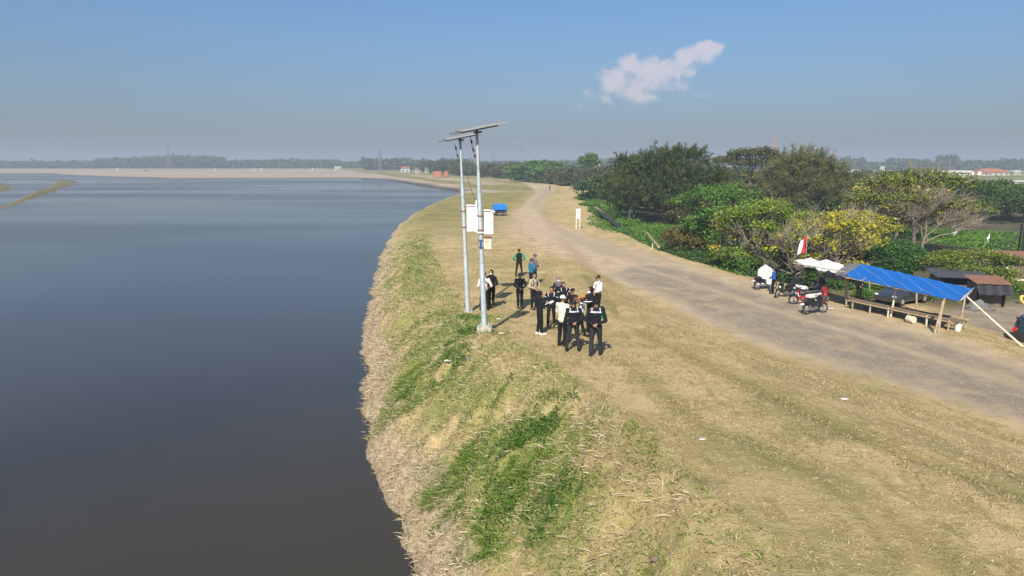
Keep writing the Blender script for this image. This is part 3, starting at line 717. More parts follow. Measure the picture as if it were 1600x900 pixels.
# -- papaya like tree standing up beyond the sign
L = tloc(919, 292); H = hpx(L, 242)
tree('tall_tree','lone bright green tree standing above the row beyond the white signs','tree',L,[(0,0,H*.84,3.6,3.4,1.5),(1,0,H*.94,2.0,2,1.0),(-2,0,H*.72,3,2.6,1.3),(2.2,0,H*.7,3,2.6,1.3),(0,0,H*.6,2.6,2.4,1)],None,LM['green'],H*.5,.3,2600,.8,.5,clump=1.1,cn=16)
# -- rows of trees along the far side of the levee
proto = {}
for key, mt, rad, hh in (('a', 'green', 5.2, 8), ('b', 'far', 5.8, 9), ('c', 'dull', 5.0, 7.5), ('d', 'dark', 5.5, 8.5)):
    random.seed(ord(key))
    proto[key] = tree('roadside_tree', 'x', 'tree', (0, 0, 0), dome(12, rad, hh * .5, hh * .40, .75) + [(0, 0, hh * .3, rad * .8, rad * .8, hh * .28), (rad * .3, -rad * .2, hh * .2, rad * .6, rad * .6, hh * .2)], None, LM[mt], hh * .3, .25, 7500, .55, .4, clump=.9, cn=18, group='trees in the row behind the levee track')
LAB = {'a': 'bright green bushy tree in the row behind the levee track', 'b': 'mid green tree in the row behind the levee track', 'c': 'dull olive tree in the row behind the levee track', 'd': 'dark green tree in the row behind the levee track'}
used = set()
def put(key, px, py, top, wide=1.0):
    L = tloc(px, py); H = hpx(L, top); hh = {'a': 8, 'b': 9, 'c': 7.5, 'd': 8.5}[key]
    s = H / (hh * .95)
    if key in used: c_ = copy_tree(proto[key], L, random.uniform(0, 6), s * wide, LAB[key], sz=s)
    else:
        used.add(key); c_ = proto[key]; c_.location = L; c_.rotation_euler.z = random.uniform(0, 6); c_.scale = (s * wide, s * wide, s); c_['label'] = LAB[key]
    return c_
random.seed(5)
ROW = [('a',838,289,251),('a',868,291,254),('a',815,286,256),('c',790,283,258),('c',770,281,256),('b',750,279,257),('d',800,280,252),('b',730,278,255),('c',882,293,262),('c',900,296,264),('c',936,300,262),('b',850,283,250),('d',905,287,259),('c',948,312,282),('c',925,301,268),('d',957,322,272),('b',890,281,258),('d',940,290,262),('a',895,295,270),('c',970,318,268),('b',960,300,256),('c',720,276,252),('b',708,275,250),('d',690,272,249),('b',672,271,250),('c',745,275,256),('a',1000,300,262),('d',1020,310,265),('b',1060,300,262),('c',1115,310,266),('d',1080,315,262),('a',1130,320,275),('c',1165,322,268),('c',1200,330,272),('b',1230,318,262),('c',1290,335,275),('d',1310,325,268),('a',1340,345,290),('c',1375,352,300),('b',1120,288,260),('d',1150,290,258)]
ORD = 'first second third fourth fifth sixth seventh eighth ninth tenth eleventh twelfth thirteenth fourteenth fifteenth sixteenth'.split()
for k, px, py, top in ROW:
    c_ = put(k, px, py, top, 1.55); i_ = sorted(q[1] for q in ROW if q[0] == k).index(px)
    c_['label'] = LAB[k].replace(' in the row behind the levee track', ' behind the levee track, %s from left of its kind' % ORD[i_])
# -- shrubs filling the ground below the trees
def shrub(px, py, top, rad, mt, lab, nl=3500, ls=.2, tw=0, nm='shrub', cat='shrub', op=.0):
    L = tloc(px, py, .0); H = max(.7, hpx(L, top))
    return tree(nm, lab, cat, L, dome(7, rad, H * .35, H * .5, .7), None, LM[mt], H * .25, .05, nl, ls, ls * .65, bark=BARK_GREY, twigs=tw, clump=.38, cn=16, fork=4, open_=op, twiglen=1.3)
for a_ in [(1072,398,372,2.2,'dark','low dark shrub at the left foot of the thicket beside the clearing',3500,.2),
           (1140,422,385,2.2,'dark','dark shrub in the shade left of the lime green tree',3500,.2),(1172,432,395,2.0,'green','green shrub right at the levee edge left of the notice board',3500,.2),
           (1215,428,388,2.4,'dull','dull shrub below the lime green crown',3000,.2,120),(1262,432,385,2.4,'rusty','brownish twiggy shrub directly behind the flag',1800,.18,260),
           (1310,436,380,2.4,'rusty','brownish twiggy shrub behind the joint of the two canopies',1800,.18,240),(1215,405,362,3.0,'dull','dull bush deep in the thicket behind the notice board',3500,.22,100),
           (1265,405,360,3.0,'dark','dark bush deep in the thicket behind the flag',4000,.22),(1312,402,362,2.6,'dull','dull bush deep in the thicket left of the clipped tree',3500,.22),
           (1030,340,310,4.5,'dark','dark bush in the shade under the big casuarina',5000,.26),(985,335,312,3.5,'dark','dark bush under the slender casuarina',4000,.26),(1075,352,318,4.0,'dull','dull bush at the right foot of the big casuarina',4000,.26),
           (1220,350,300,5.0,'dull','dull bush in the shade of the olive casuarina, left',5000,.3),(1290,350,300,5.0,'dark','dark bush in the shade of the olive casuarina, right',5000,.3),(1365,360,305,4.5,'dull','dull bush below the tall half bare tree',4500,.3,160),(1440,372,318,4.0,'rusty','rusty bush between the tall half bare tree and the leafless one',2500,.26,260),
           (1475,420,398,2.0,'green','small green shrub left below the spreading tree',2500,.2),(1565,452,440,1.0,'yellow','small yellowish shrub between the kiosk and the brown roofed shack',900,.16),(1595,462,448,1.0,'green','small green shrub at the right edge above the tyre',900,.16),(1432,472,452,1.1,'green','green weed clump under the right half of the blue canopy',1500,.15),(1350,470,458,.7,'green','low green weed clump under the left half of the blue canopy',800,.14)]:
    shrub(*a_)
# ------------------------------------------------------------------ the far tree line round the lake: one mass each
def far_wood(name, label, spans, Y, base_py, n_per_px=38, mat='far', ls=4.0, seed=3):
    rr = np.random.default_rng(seed); base = []; zg = -.3
    for x0, x1, t0, t1 in spans:
        n = int((x1 - x0) * n_per_px); u = rr.random(n); px = x0 + (x1 - x0) * u
        ps = np.array([PYd(a, 262, Y) for a in (x0, x1)])
        X = ps[0][0] + (ps[1][0] - ps[0][0]) * u
        Yv = Y + rr.uniform(-40, 120, n)
        X = X * Yv / Y
        tops = t0 + (t1 - t0) * u
        Hh = (CZ + (262 - tops) / F * Y * 1.03 - (262 - 254) / F * Y) - zg
        lump = .55 + .50 * vnoise(X / 22., X * 0 + seed, seed) + .28 * vnoise(X / 7., X * 0, seed + 4)
        z = zg + Hh * lump * rr.random(n) ** .6
        base.append(np.stack([X, Yv, z], 1))
    base = np.concatenate(base); n = len(base)
    d = unit(rr.normal(size=(n, 3)) * np.array([1, 1, .6]))
    o = blades(name, base, d, ls * (.6 + .8 * rr.random(n)), ls * .8 * (.6 + .8 * rr.random(n)), rr.random(n), LM[mat])
    return tag(o, label, 'trees', kind='stuff')
far_wood('far_wood','hazy blue green wood beyond the mudflat at left',[(-150,60,254,252),(60,175,253,252),(150,250,250,246),(235,352,246,247),(262,345,244,246),(345,372,251,254),(365,440,252,252),(440,530,252,251),(525,575,254,255)],1150,262,46)
far_wood('far_wood','hazy wood on the horizon behind the white houses',[(566,600,250,250),(600,640,252,250),(640,665,249,248),(665,700,251,250),(688,720,245,248),(715,760,250,252),(750,960,254,252),(960,1340,255,254)],900,262,40,seed=8)
far_wood('far_wood','hazy wood on the horizon beyond the pale field at right',[(1310,1350,251,250),(1385,1450,250,252),(1462,1495,246,246),(1495,1600,254,253),(1560,1760,252,250),(1340,1600,256,256)],900,262,40,seed=12)
# ------------------------------------------------------------------ solar poles
def solar_pole(base_px, top_px, label, cabs, panel_rz, foot=True):
    L = G(*base_px); Y = L.y
    T = PYd(top_px[0], top_px[1], Y); hx = T.x - L.x; Hh = T.z - L.z
    root = thing('solar_pole', label, 'pole', L, 0, 'pair of solar poles on the bank')
    def at(z): return Vector((hx * z / Hh, 0, z))
    mb = MB()
    mb.path([at(-.3), at(Hh * .36), at(Hh * .36 + .05)], [.105, .10, .09], 14)
    mb.path([at(Hh * .36 + .03), at(Hh * .70), at(Hh * .74)], [.088, .086, .065], 14)
    mb.path([at(Hh * .74), at(Hh * .80)], [.064, .062], 12)
    mb.path([at(Hh * .80), at(Hh - .02)], [.052, .05], 12)
    for z in (.36, .735): mb.path([at(Hh * z - .03), at(Hh * z + .03)], [.112 if z < .5 else .085] * 2, 14)
    mb.build('pole', M['galv'], root, smooth=True)
    # footing
    mb = MB(); fz = 0 if foot else -.2; mb.box((0, 0, fz), (.56, .56, .46), bev=.03); mb.box((.02, 0, .25 + fz), (.40, .40, .06), bev=.01)
    for sx_ in (-1, 1):
        for sy_ in (-1, 1): mb.tube((sx_ * .15, sy_ * .15, .26 + fz), (sx_ * .15, sy_ * .15, .34 + fz), .014)
    mb.build('footing', M['concrete'], root)
    # panel
    rp = rotm(0, R(-10), 0) @ rotm(R(6), 0, 0) @ rotm(0, 0, panel_rz * .5); pc = at(Hh) + Vector((.12, 0, .10))
    mb = MB(); mb.cur = 0; mb.box(pc + rp @ Vector((0, 0, .021)), (1.62, .98, .006), rp); mb.build('solar_cells', M['panel'], root)
    mb = MB(); mb.box(pc, (1.66, 1.02, .036), rp, bev=.006); mb.build('panel_frame', M['alu'], root)
    mb = MB(); mb.box(pc + rp @ Vector((-.25, -.25, -.05)), (1.65, .05, .06), rp); mb.box(pc + rp @ Vector((-.25, .25, -.05)), (1.65, .05, .06), rp)
    mb.box(at(Hh - .08) + Vector((.03, 0, 0)), (.16, .62, .06), rp); mb.build('panel_bracket', M['galv_dark'], root)
    # lamp / camera arm hanging left of the head
    mb = MB(); a = at(Hh * .80); b_ = at(Hh * .97) + Vector((-.24, 0, 0))
    mb.path([a, a.lerp(b_, .5) + Vector((-.02, 0, 0)), b_], [.018, .016, .014], 6); mb.build('brace', M['galv_dark'], root)
    for t in (.45, .62, .85):
        mb = MB(); mb.box(a.lerp(b_, t), (.07, .06, .12), rotm(0, R(-14), 0)); mb.build('cable_clamp', M['black_pl'], root)
    for (x0, y0, x1, y1, d_, rustd) in cabs:
        p0 = PYd(x0, y1, Y - .05); p1 = PYd(x1, y0, Y - .05); ww = p1.x - p0.x; hh = p1.z - p0.z
        c_ = Vector(((p0.x + p1.x) / 2, Y - .02, (p0.z + p1.z) / 2)) - L
        mb = MB(); mb.box(c_, (ww, d_, hh), bev=.012)
        o = mb.build('cabinet', M['rusty_box' if rustd else 'white_box'], root)
        if not rustd:
            mb = MB(); mb.sheet(lambda u, v: (c_.x - ww * .56 + u * ww * 1.22, c_.y - d_ * .62 + v * d_ * 1.24, c_.z + hh / 2 + .05 - .07 * u + .03 * math.sin(math.pi * u)), 6, 3, .02)
            mb.build('lid', M['white_paint'], o)
            mb = MB(); mb.box((c_.x, c_.y - d_ / 2 - .004, c_.z), (ww * .88, .008, hh * .9), bev=.003); mb.build('door', M['white_box'], o)
            mb = MB(); mb.box((c_.x + ww * .33, c_.y - d_ / 2 - .018, c_.z), (.025, .02, .10)); mb.build('handle', M['galv_dark'], o)
        else:
            mb = MB(); mb.box((c_.x, c_.y - .01, c_.z + hh / 2 + .02), (ww * 1.06, d_ * 1.1, .04)); mb.build('lid', M['rust'], o)
        for zz in (c_.z + hh * .3, c_.z - hh * .34):
            mb = MB(); q = at(zz); mb.path([q + Vector((0, 0, -.02)), q + Vector((0, 0, .02))], [.118] * 2, 12); mb.box((q.x + .12, q.y, zz), (.08, .05, .07)); mb.build('clamp', M['rust'], root)
    return root, L, at, Hh
rt, L, at, Hh = solar_pole((757, 519), (745, 203), 'nearer and taller of two solar poles, concrete footing visible, two white cabinets at its right', [(757, 330, 771, 365, .42, False), (756, 372, 768, 389, .24, True)], R(38))
Y = L.y
# loop of hose and the guy wire belong to the nearer pole
mb = MB(); pts = [PYd(x, y, Y - .16) - L for x, y in [(745, 330), (738, 345), (733, 352), (738, 360), (748, 364), (758, 363)]]
mb.path(pts, .018, 6); mb.build('hose', M['hose'], rt, smooth=True)
mb = MB(); mb.path([PYd(x, y, Y + 1.2 * t) - L for x, y, t in [(728, 268, 1), (736, 296, .6), (744, 318, .2), (750, 332, 0)]], .008, 4); mb.build('cable', M['black_pl'], rt)
mb = MB(); c_ = PYd(744, 320, Y - .1) - L; mb.box(c_, (.05, .05, .32), bev=.01); mb.build('conduit', M['white_box'], rt)
mb = MB(); mb.box(PYd(751, 381, Y - .1) - L, (.07, .10, .32), bev=.02); mb.build('junction_box', simple('blue_plastic', (.03, .09, .30), .4), rt)
rt, L, at, Hh = solar_pole((731, 488), (719, 216), 'farther and left one of two solar poles, single white cabinet at its right', [(730, 322, 747, 361, .46, False)], R(30), False)

BOARD = simple('dull_white_board', (.60, .62, .62), .6, 0, .08, 2)
# ------------------------------------------------------------------ signs
def board_sign(px, py, top, w_, label, cat='sign', bh=None, name='sign_board', rz=0, house=False):
    L = G(px, py); Hh = hpx(L, top); root = thing(name, label, cat, L, rz)
    bh = bh or Hh * .45
    for s_ in (-1, 1):
        mb = MB(); mb.tube((s_ * w_ * .42, 0, -.3), (s_ * w_ * .42, 0, Hh * (.6 if house else .97)), .045, .04); mb.build('post', M['white_paint'], root)
    mb = MB()
    if house: mb.prism([(0, 0)], 0) if 0 else mb.add([(x, y, z) for y in (-.02, .02) for x, z in ((-w_ / 2, Hh - bh), (w_ / 2, Hh - bh), (w_ / 2, Hh - bh * .25), (0, Hh), (-w_ / 2, Hh - bh * .25))], [(0, 1, 2, 3, 4), (9, 8, 7, 6, 5)] + [(i, (i + 1) % 5, (i + 1) % 5 + 5, i + 5) for i in range(5)])
    else: mb.box((0, -.06, Hh - bh / 2), (w_, .04, bh), bev=.008)
    b_ = mb.build('board', BOARD, root)
    ink = simple('faded_ink', (.3, .3, .3), .7)
    for k in range(6 if house else 3):
        mb = MB()
        if not house: mb.box((0, -.085, Hh - bh * (.28 + .22 * k)), (w_ * (.6 - .12 * k), .004, bh * .06))
        else: mb.box((0, -.024, Hh - bh * (.33 + .10 * k)), (w_ * (.72 if k % 2 else .6), .004, bh * .022))
        mb.build('printed_line', ink, b_)
    return root
board_sign(903, 358, 326, .55, 'white sign on two tall posts in the grass between the track and the green slope', bh=1.25)
board_sign(876, 290, 277, 2.0, 'distant white sign on two posts by the bend of the track', bh=1.6)
board_sign(1194, 452, 413, .98, 'white gabled notice board beside the man in blue at the motorbikes', cat='notice board', bh=1.35, name='notice_board', house=True)

# ------------------------------------------------------------------ flag
L = G(1255, 452); Hh = hpx(L, 368)
rt = thing('flag', 'red and white flag on a thin pole over the white tarp', 'flag', L)
mb = MB(); mb.tube((0, 0, -.3), (0, 0, Hh + .1), .025, .018); mb.build('flagpole', M['wood'], rt)
def fl(u, v): # hanging, folds
    x = -.05 - u * (.34 + .22 * v) ; return (x + .03 * math.sin(9 * u), .10 * math.sin(7 * u + 3 * v), Hh - .02 - 1.05 * v - .32 * u * (1 - .3 * v))
for nm, m_, u0, u1 in (('red_half', M['red_cloth'], 0, .5), ('white_half', M['white_cloth'], .5, 1)):
    mb = MB(); mb.sheet(lambda u, v: fl(u0 + u * (u1 - u0), v), 6, 12, .006); mb.build(nm, m_, rt, smooth=True)

# ------------------------------------------------------------------ the roadside stall
TARP_BLUE = simple('blue_tarpaulin', (.01, .14, .52), .45, 0, .10, 3, c2=(.01, .17, .60), bump=.15)
q = NT('striped_blue_tarpaulin'); o_ = q.coord('Object')
sw = q.n.new('ShaderNodeTexWave'); sw.bands_direction = 'X'; sw.inputs['Scale'].default_value = .5; sw.inputs['Distortion'].default_value = .8; q.l.new(q.coord('Object', (1, .3, 0), R(28)), sw.inputs[0])
q.set(color=q.mix((.004, .10, .37), (.13, .19, .33), q.math('MULTIPLY', q.rng(sw.outputs[1], .975, .995), .6)), rough=.45, spec=.4); q.bump(q.noise(o_, 3, 4), .25, .05); TARP2 = q.m
WHITE_TARP = simple('dirty_white_tarpaulin', (.74, .73, .70), .6, 0, .10, 3, c2=(.42, .41, .38), bump=.3)
GREY_TARP = simple('grey_tarpaulin', (.13, .13, .125), .8, 0, .15, 3)
LAV = simple('faded_lavender_cloth', (.22, .21, .30), .8, 0, .15, 2)
O = G(1391, 496)          # reference post
rt = thing('stall', 'long roadside stall with blue tarp roof on wooden poles by the track', 'stall', O)
def tarp(name, fl_, fr_, bl_, br_, Yf, Yb, mat, nu=24, nv=8, sag=.06, parent=None, thick=.01, wav=.03):
    A = PYd(*fl_, Yf[0]) - O; B_ = PYd(*fr_, Yf[1]) - O; C_ = PYd(*bl_, Yb[0]) - O; D_ = PYd(*br_, Yb[1]) - O
    def f(u, v):
        p = (A.lerp(B_, u)).lerp(C_.lerp(D_, u), v)
        k = math.sin(math.pi * v) ; sg = abs(math.sin(u * math.pi * 4))
        p = p + Vector((0, 0, -.10 * (1 - v) * sg - sag * k * .5 + wav * math.sin(u * 23 + v * 5) * (1 - .6 * v) + .012 * math.sin(u * 71 + 9 * math.sin(v * 4))))
        return p
    mb = MB(); mb.sheet(f, nu, nv, thick); return mb.build(name, mat, parent or rt, smooth=True)
YF = (38.2, 32.6); YB = (40.6, 34.6)
tarp('blue_roof', (1320, 430), (1499, 469), (1346, 412), (1519, 451), YF, YB, TARP2, 36, 10)
tarp('white_edge', (1499, 470), (1507, 466), (1517, 452), (1523, 449), (32.6, 32.4), (34.6, 34.4), WHITE_TARP, 4, 8, 0, wav=.015)
tarp('grey_roof', (1305, 427), (1322, 431), (1324, 411), (1349, 412), (38.9, 38.3), (41, 40.7), GREY_TARP, 6, 6)
posts = [((1322, 478), (1326, 432), 38.9), ((1391, 496), (1401, 447), None), ((1466, 520), (1476, 466), None), ((1459, 521), (1474, 470), None), ((1500, 505), (1508, 464), None), ((1345, 455), (1351, 425), 41.2), ((1360, 460), (1355, 428), 40.9), ((1433, 488), (1432, 446), 38.2)]
for (bx, by), (tx, ty), yy in posts:
    g0 = G(bx, by); yy = g0.y
    g1 = PYd(tx, ty, yy + (.0 if yy < 38 else .0))
    if g1.z < g0.z + 1.2: g1.z = g0.z + 1.6
    mb = MB(); mid = g0.lerp(g1, .5) + Vector((random.gauss(0, .02), 0, 0)); mb.path([g0 - O - Vector((0, 0, .2)), mid - O, g1 - O], [.058, .052, .045], 8); mb.build('post', M['wood' if bx != 1391 else 'wood_pale'], rt, smooth=True)
# eave and ridge poles
for (ax_, ay_, Ya), (bx_, by_, Yb_) in (((1321, 432, 38.2), (1498, 470, 32.7)), ((1347, 415, 40.5), (1517, 455, 34.7)), ((1240, 410, 41.6), (1322, 424, 38.3))):
    mb = MB(); mb.tube(PYd(ax_, ay_, Ya) - O - Vector((0, 0, .05)), PYd(bx_, by_, Yb_) - O - Vector((0, 0, .05)), .035, .03); mb.build('roof_pole', M['wood'], rt)
for k in range(7):
    u = k / 6; a = PYd(1320, 430, 38.2).lerp(PYd(1500, 470, 32.6), u); b_ = PYd(1346, 413, 40.6).lerp(PYd(1519, 452, 34.6), u)
    mb = MB(); mb.tube(a - O - Vector((0, 0, .10)), b_ - O - Vector((0, 0, .10)), .022, .022, 6); mb.build('rafter', M['bamboo'], rt)
# white tarp wing
rt2 = thing('canopy', 'ragged white tarp canopy on poles over the motorbikes, left of the blue one', 'canopy', G(1252, 442))
O2 = rt2.location.copy(); O_keep = O.copy()
def tarp_at(Oc, parent, name, pts, mat, nu, nv, wav, sag=.1):
    A, B_, C_, D_ = [PYd(x, y, z) - Oc for x, y, z in pts]
    def f(u, v):
        p = (A.lerp(B_, u)).lerp(C_.lerp(D_, u), v)
        return p + Vector((0, 0, wav * math.sin(u * 17 + v * 6) + wav * .6 * math.sin(u * 41) * (1 - v) - sag * math.sin(math.pi * u) * (1 - v) + .18 * math.exp(-((u - .62) / .22) ** 2) * v))
    mb = MB(); mb.sheet(f, nu, nv, .012); return mb.build(name, mat, parent, smooth=True)
tarp_at(O2, rt2, 'white_tarp', [(1241, 408, 41.5), (1308, 427, 38.9), (1262, 403, 44.2), (1322, 417, 41.4)], WHITE_TARP, 24, 10, .05)
for bx, by, tx, ty in ((1250, 440, 1253, 414), (1257, 441, 1251, 426), (1278, 447, 1279, 419), (1321, 470, 1322, 430)):
    g0 = G(bx, by); g0.y = max(g0.y - 0, 1); yy = g0.y if g0.y < 44 else 43.5
    x0 = PYd(bx, by, yy); x0.z = gz(x0.x, x0.y); g1 = PYd(tx, ty, yy - .6)
    mb = MB(); mb.path([x0 - O2 - Vector((0, 0, .2)), x0.lerp(g1, .5) - O2, g1 - O2], [.06, .055, .05], 8); mb.build('post', M['wood_pale'], rt2, smooth=True)
# hanging lavender sheet behind
A = [PYd(1288, 423, 42), PYd(1321, 430, 40.8), PYd(1290, 434, 42), PYd(1321, 438, 40.8)]
rt3 = thing('hanging_cloth', 'faded lavender cloth hanging under the edge of the white tarp', 'cloth', A[2]); A0 = A[2].copy()
mb = MB(); mb.sheet(lambda u, v: (A[2].lerp(A[3], u)).lerp(A[0].lerp(A[1], u), v) - A0 + Vector((0, .08 * math.sin(u * 14), 0)), 16, 5, .008); mb.build('cloth', LAV, rt3, smooth=True)
# long leaning prop pole of the stall
a = G(1599, 541); b_ = PYd(1510, 463, 33.6)
mb = MB(); mb.path([a - Vector((0, 0, .05)), a.lerp(b_, .5) + Vector((0, 0, -.04)), b_], [.055, .05, .045], 8)
pr = mb.build('prop_pole', M['wood_pale'], None, smooth=True); tag(pr, 'long pale pole propped slantwise against the right end of the blue canopy', 'pole')
# bamboo bench platform
a = PYd(1334, 458, 38.6); b_ = PYd(1500, 505, 33.2); a.z = gz(a.x, a.y) + .55; b_.z = gz(b_.x, b_.y) + .55
dr = (b_ - a); Lb = dr.length; ang = math.atan2(dr.y, dr.x); c_ = (a + b_) / 2
bn = thing('bench', 'long low bamboo bench under the blue canopy', 'bench', c_ - Vector((0, 0, .55)), ang)
dz = (b_.z - a.z) / Lb
mb = MB()
for k in range(9): mb.path([(-Lb / 2, -.38 + .095 * k, .55 - dz * Lb / 2), (0, -.38 + .095 * k, .545), (Lb / 2, -.38 + .095 * k, .55 + dz * Lb / 2)], .04, 6)
mb.build('seat', M['wood_dark'], bn, smooth=True)
for k in range(6):
    x = -Lb / 2 + .3 + (Lb - .6) * k / 5
    for y in (-.42, .36):
        mb = MB(); mb.tube((x, y, -.35), (x + random.uniform(-.05, .05), y, .56), .05, .045); mb.build('leg', M['wood_pale' if k in (2, 4) and y < 0 else 'wood'], bn)
mb = MB(); mb.tube((-Lb / 2, -.46, .5 - dz * Lb / 2), (Lb / 2, -.46, .5 + dz * Lb / 2), .035); mb.build('rail', M['bamboo'], bn)
# second bench, right end
a = G(1455, 510); a = PYd(1470, 497, 35.4)
bn2 = thing('bench', 'short rough stick bench at the right end of the stall', 'bench', (a.x + .4, a.y, gz(a.x + .4, a.y)), ang)
mb = MB()
for k in range(6): mb.tube((-.9, -.2 + .08 * k, .45), (1.0, -.2 + .08 * k, .47 + .02 * (k % 2)), .032)
mb.build('seat', M['bamboo'], bn2)
for x in (-.7, .8):
    for y in (-.18, .2):
        mb = MB(); mb.tube((x, y, -.2), (x, y, .46), .04); mb.build('leg', M['wood'], bn2)
# wooden block, pail, dark box
L = G(1421, 505); mb = MB(); mb.lathe([(.19, 0), (.2, .02), (.19, .38), (.17, .4)], 12, (0, 0, 0), rotm(R(90), 0, R(20))); o = mb.build('log_stump', M['wood_pale'], None, smooth=True, loc=L + Vector((0, .2, .2))); tag(o, 'pale sawn log lying under the front of the bench', 'log')
L = G(1496, 517); rt3 = thing('bucket', 'white plastic pail standing at the right end post of the stall', 'bucket', L)
mb = MB(); mb.lathe([(.13, 0), (.17, .32), (.185, .33), (.18, .35), (.16, .35), (.12, .03)], 16); mb.build('pail', M['hose'], rt3, smooth=True)
mb = MB(); mb.path([(.17 * math.cos(t), 0, .34 + .22 * math.sin(t)) for t in [math.pi * k / 8 for k in range(9)]], .008, 5); mb.build('handle', M['galv_dark'], rt3)
mb = MB(); mb.path([(0, 0, .3), (.02, 0, .55)], [.07, .03], 8); mb.build('cloth', M['white_cloth'], rt3)

# ------------------------------------------------------------------ shacks behind the stall
def shack(px, py, w_, d_, h_, roofm, wallm, label, rz=0, awn=True, tilt=.25, z=None):
    L = G(px, py); rt = thing('shack', label, 'shack', L, rz)
    mb = MB()
    for x, y, sx_, sy_ in ((0, d_ / 2, w_, .05), (-w_ / 2, 0, .05, d_), (w_ / 2, 0, .05, d_)): mb.box((x, y, h_ / 2 - .1), (sx_, sy_, h_ + .1))
    mb.build('wall', wallm, rt)
    mb = MB(); n = 26
    mb.sheet(lambda u, v: ((u - .5) * w_ * 1.25, (v - .5) * d_ * 1.4, h_ + .06 + tilt * (v) + .018 * math.sin(u * n * math.pi)), 52, 4, .015); mb.build('roof', roofm, rt)
    if awn:
        mb = MB(); mb.sheet(lambda u, v: ((u - .5) * w_ * 1.2, -d_ * .7 - v * .5, h_ - .02 - v * .55 + .03 * math.sin(u * 20)), 16, 4, .012); mb.build('awning', M['black_pl'], rt)
    mb = MB(); mb.box((0, -d_ * .3, .45), (w_ * .8, .5, .9), bev=.02); mb.build('counter', M['wood_dark'], rt)
    return rt
RUSTR = simple('rusty_corrugated_iron', (.24, .12, .08), .8, 0, .15, 4, c2=(.15, .07, .05)); DARKR = simple('dark_corrugated_sheet', (.055, .06, .07), .7, 0, .15, 3)
PLNK = simple('plank_wall', (.20, .16, .12), .9, 0, .2, 4)
shack(1538, 476, 1.7, 1.5, 1.5, RUSTR, PLNK, 'small kiosk with rusty roof and black awning behind the right end of the canopy', R(-12))
shack(1492, 462, 2.8, 2.0, 1.45, DARKR, PLNK, 'low shack with dark sheet roof half hidden under the flat spreading tree', R(-14), awn=False)
shack(1594, 430, 3.0, 2.2, 1.6, RUSTR, PLNK, 'shack with brown rusty roof at the right edge beyond the spreading tree', R(-8), awn=False)
L = G(1571, 436); rt = thing('small_sign', 'small white box sign on a post in front of the right hand shack', 'sign', L)
mb = MB(); mb.tube((0, 0, -.2), (0, 0, .6), .03); mb.build('post', M['wood'], rt); mb = MB(); mb.box((0, 0, .75), (.38, .12, .6), rotm(0, R(8), 0), bev=.02); mb.build('board', M['white_paint'], rt)
# low planks and kerb stones on the parking ground
for i, (px, py, l_) in enumerate([(1577, 438, 2.0), (1590, 446, 1.6)]):
    L = G(px, py); mb = MB(); mb.box((0, 0, .08), (l_, .16, .16), rotm(0, 0, R(-20)), bev=.02); o = mb.build('plank', M['wood_pale'], None, loc=L); tag(o, ['pale plank lying farther on the parking ground by the right edge', 'shorter pale plank lying nearer on the parking ground by the right edge'][i], 'plank')
L = G(1599, 475); mb = MB(); mb.torus((0, 0, .16), .26, .09, rotm(R(60), 0, R(20))); o = mb.build('tyre', simple('yellow_paint', (.55, .42, .10), .6), None, smooth=True, loc=L + Vector((0, 0, .12))); tag(o, 'yellowish painted tyre standing at the right edge above the dark car', 'tyre')

random.seed(21)
L = G(1528, 482); mb = MB()
def heap(u, v):
    r = min(1, math.hypot(u - .5, v - .5) * 2); return ((u - .5) * 1.7, (v - .5) * 1.1, .02 + .55 * (1 - r) ** .7 + .07 * math.sin(u * 19 + v * 7) * (1 - r) + .05 * math.sin(v * 31) * (1 - r))
mb.sheet(heap, 22, 16, .01); o = mb.build('tarp_heap', GREY_TARP, None, smooth=True, loc=L); tag(o, 'crumpled dark tarp heap on the ground between the canopy end and the kiosk', 'tarp')
for i, (px, py) in enumerate([(1519, 484), (1540, 487)]):
    L = G(px, py); mb = MB(); mb.path([(-.8, -.1, .08), (-.2, .1, .22), (.5, 0, .12), (.9, .15, .3)], [.035, .03, .025, .015], 6); mb.path([(-.2, .1, .22), (.1, .4, .5)], [.02, .012], 5); o = mb.build('dead_branch', BARK_GREY, None, loc=L); tag(o, ['dead branch lying left beside the dark tarp heap', 'dead branch lying right of the dark tarp heap in front of the kiosk'][i], 'branch')
# steel frame with stays at the right edge
L = G(1592, 424); Hh = hpx(L, 338)
rt = thing('steel_frame', 'black steel pole cluster with slanted stays at the right edge', 'tower', L)
for k, (x, y) in enumerate(((0, 0), (.5, 0), (.1, .6), (.6, .6), (1.0, .3), (1.4, 0))):
    mb = MB(); mb.tube((x, y, -.2), (x + .05 * k, y, Hh - (.3 if k == 1 else 0) + .25 * k), .07, .06); mb.build('post', M['black_pl'], rt)
for x1, z0 in ((-3.2, .55), (-2.4, .45), (-3.8, .8)):
    mb = MB(); mb.tube((x1, -.3, .6), (.1, 0, Hh * (.55 + z0 * .5)), .035); mb.build('stay', M['black_pl'], rt)
for k in range(5):
    mb = MB(); mb.tube((0, 0, .4 + k * 1.0), (1.2, .2, .9 + k * 1.0), .04); mb.build('cross_bar', M['black_pl'], rt)

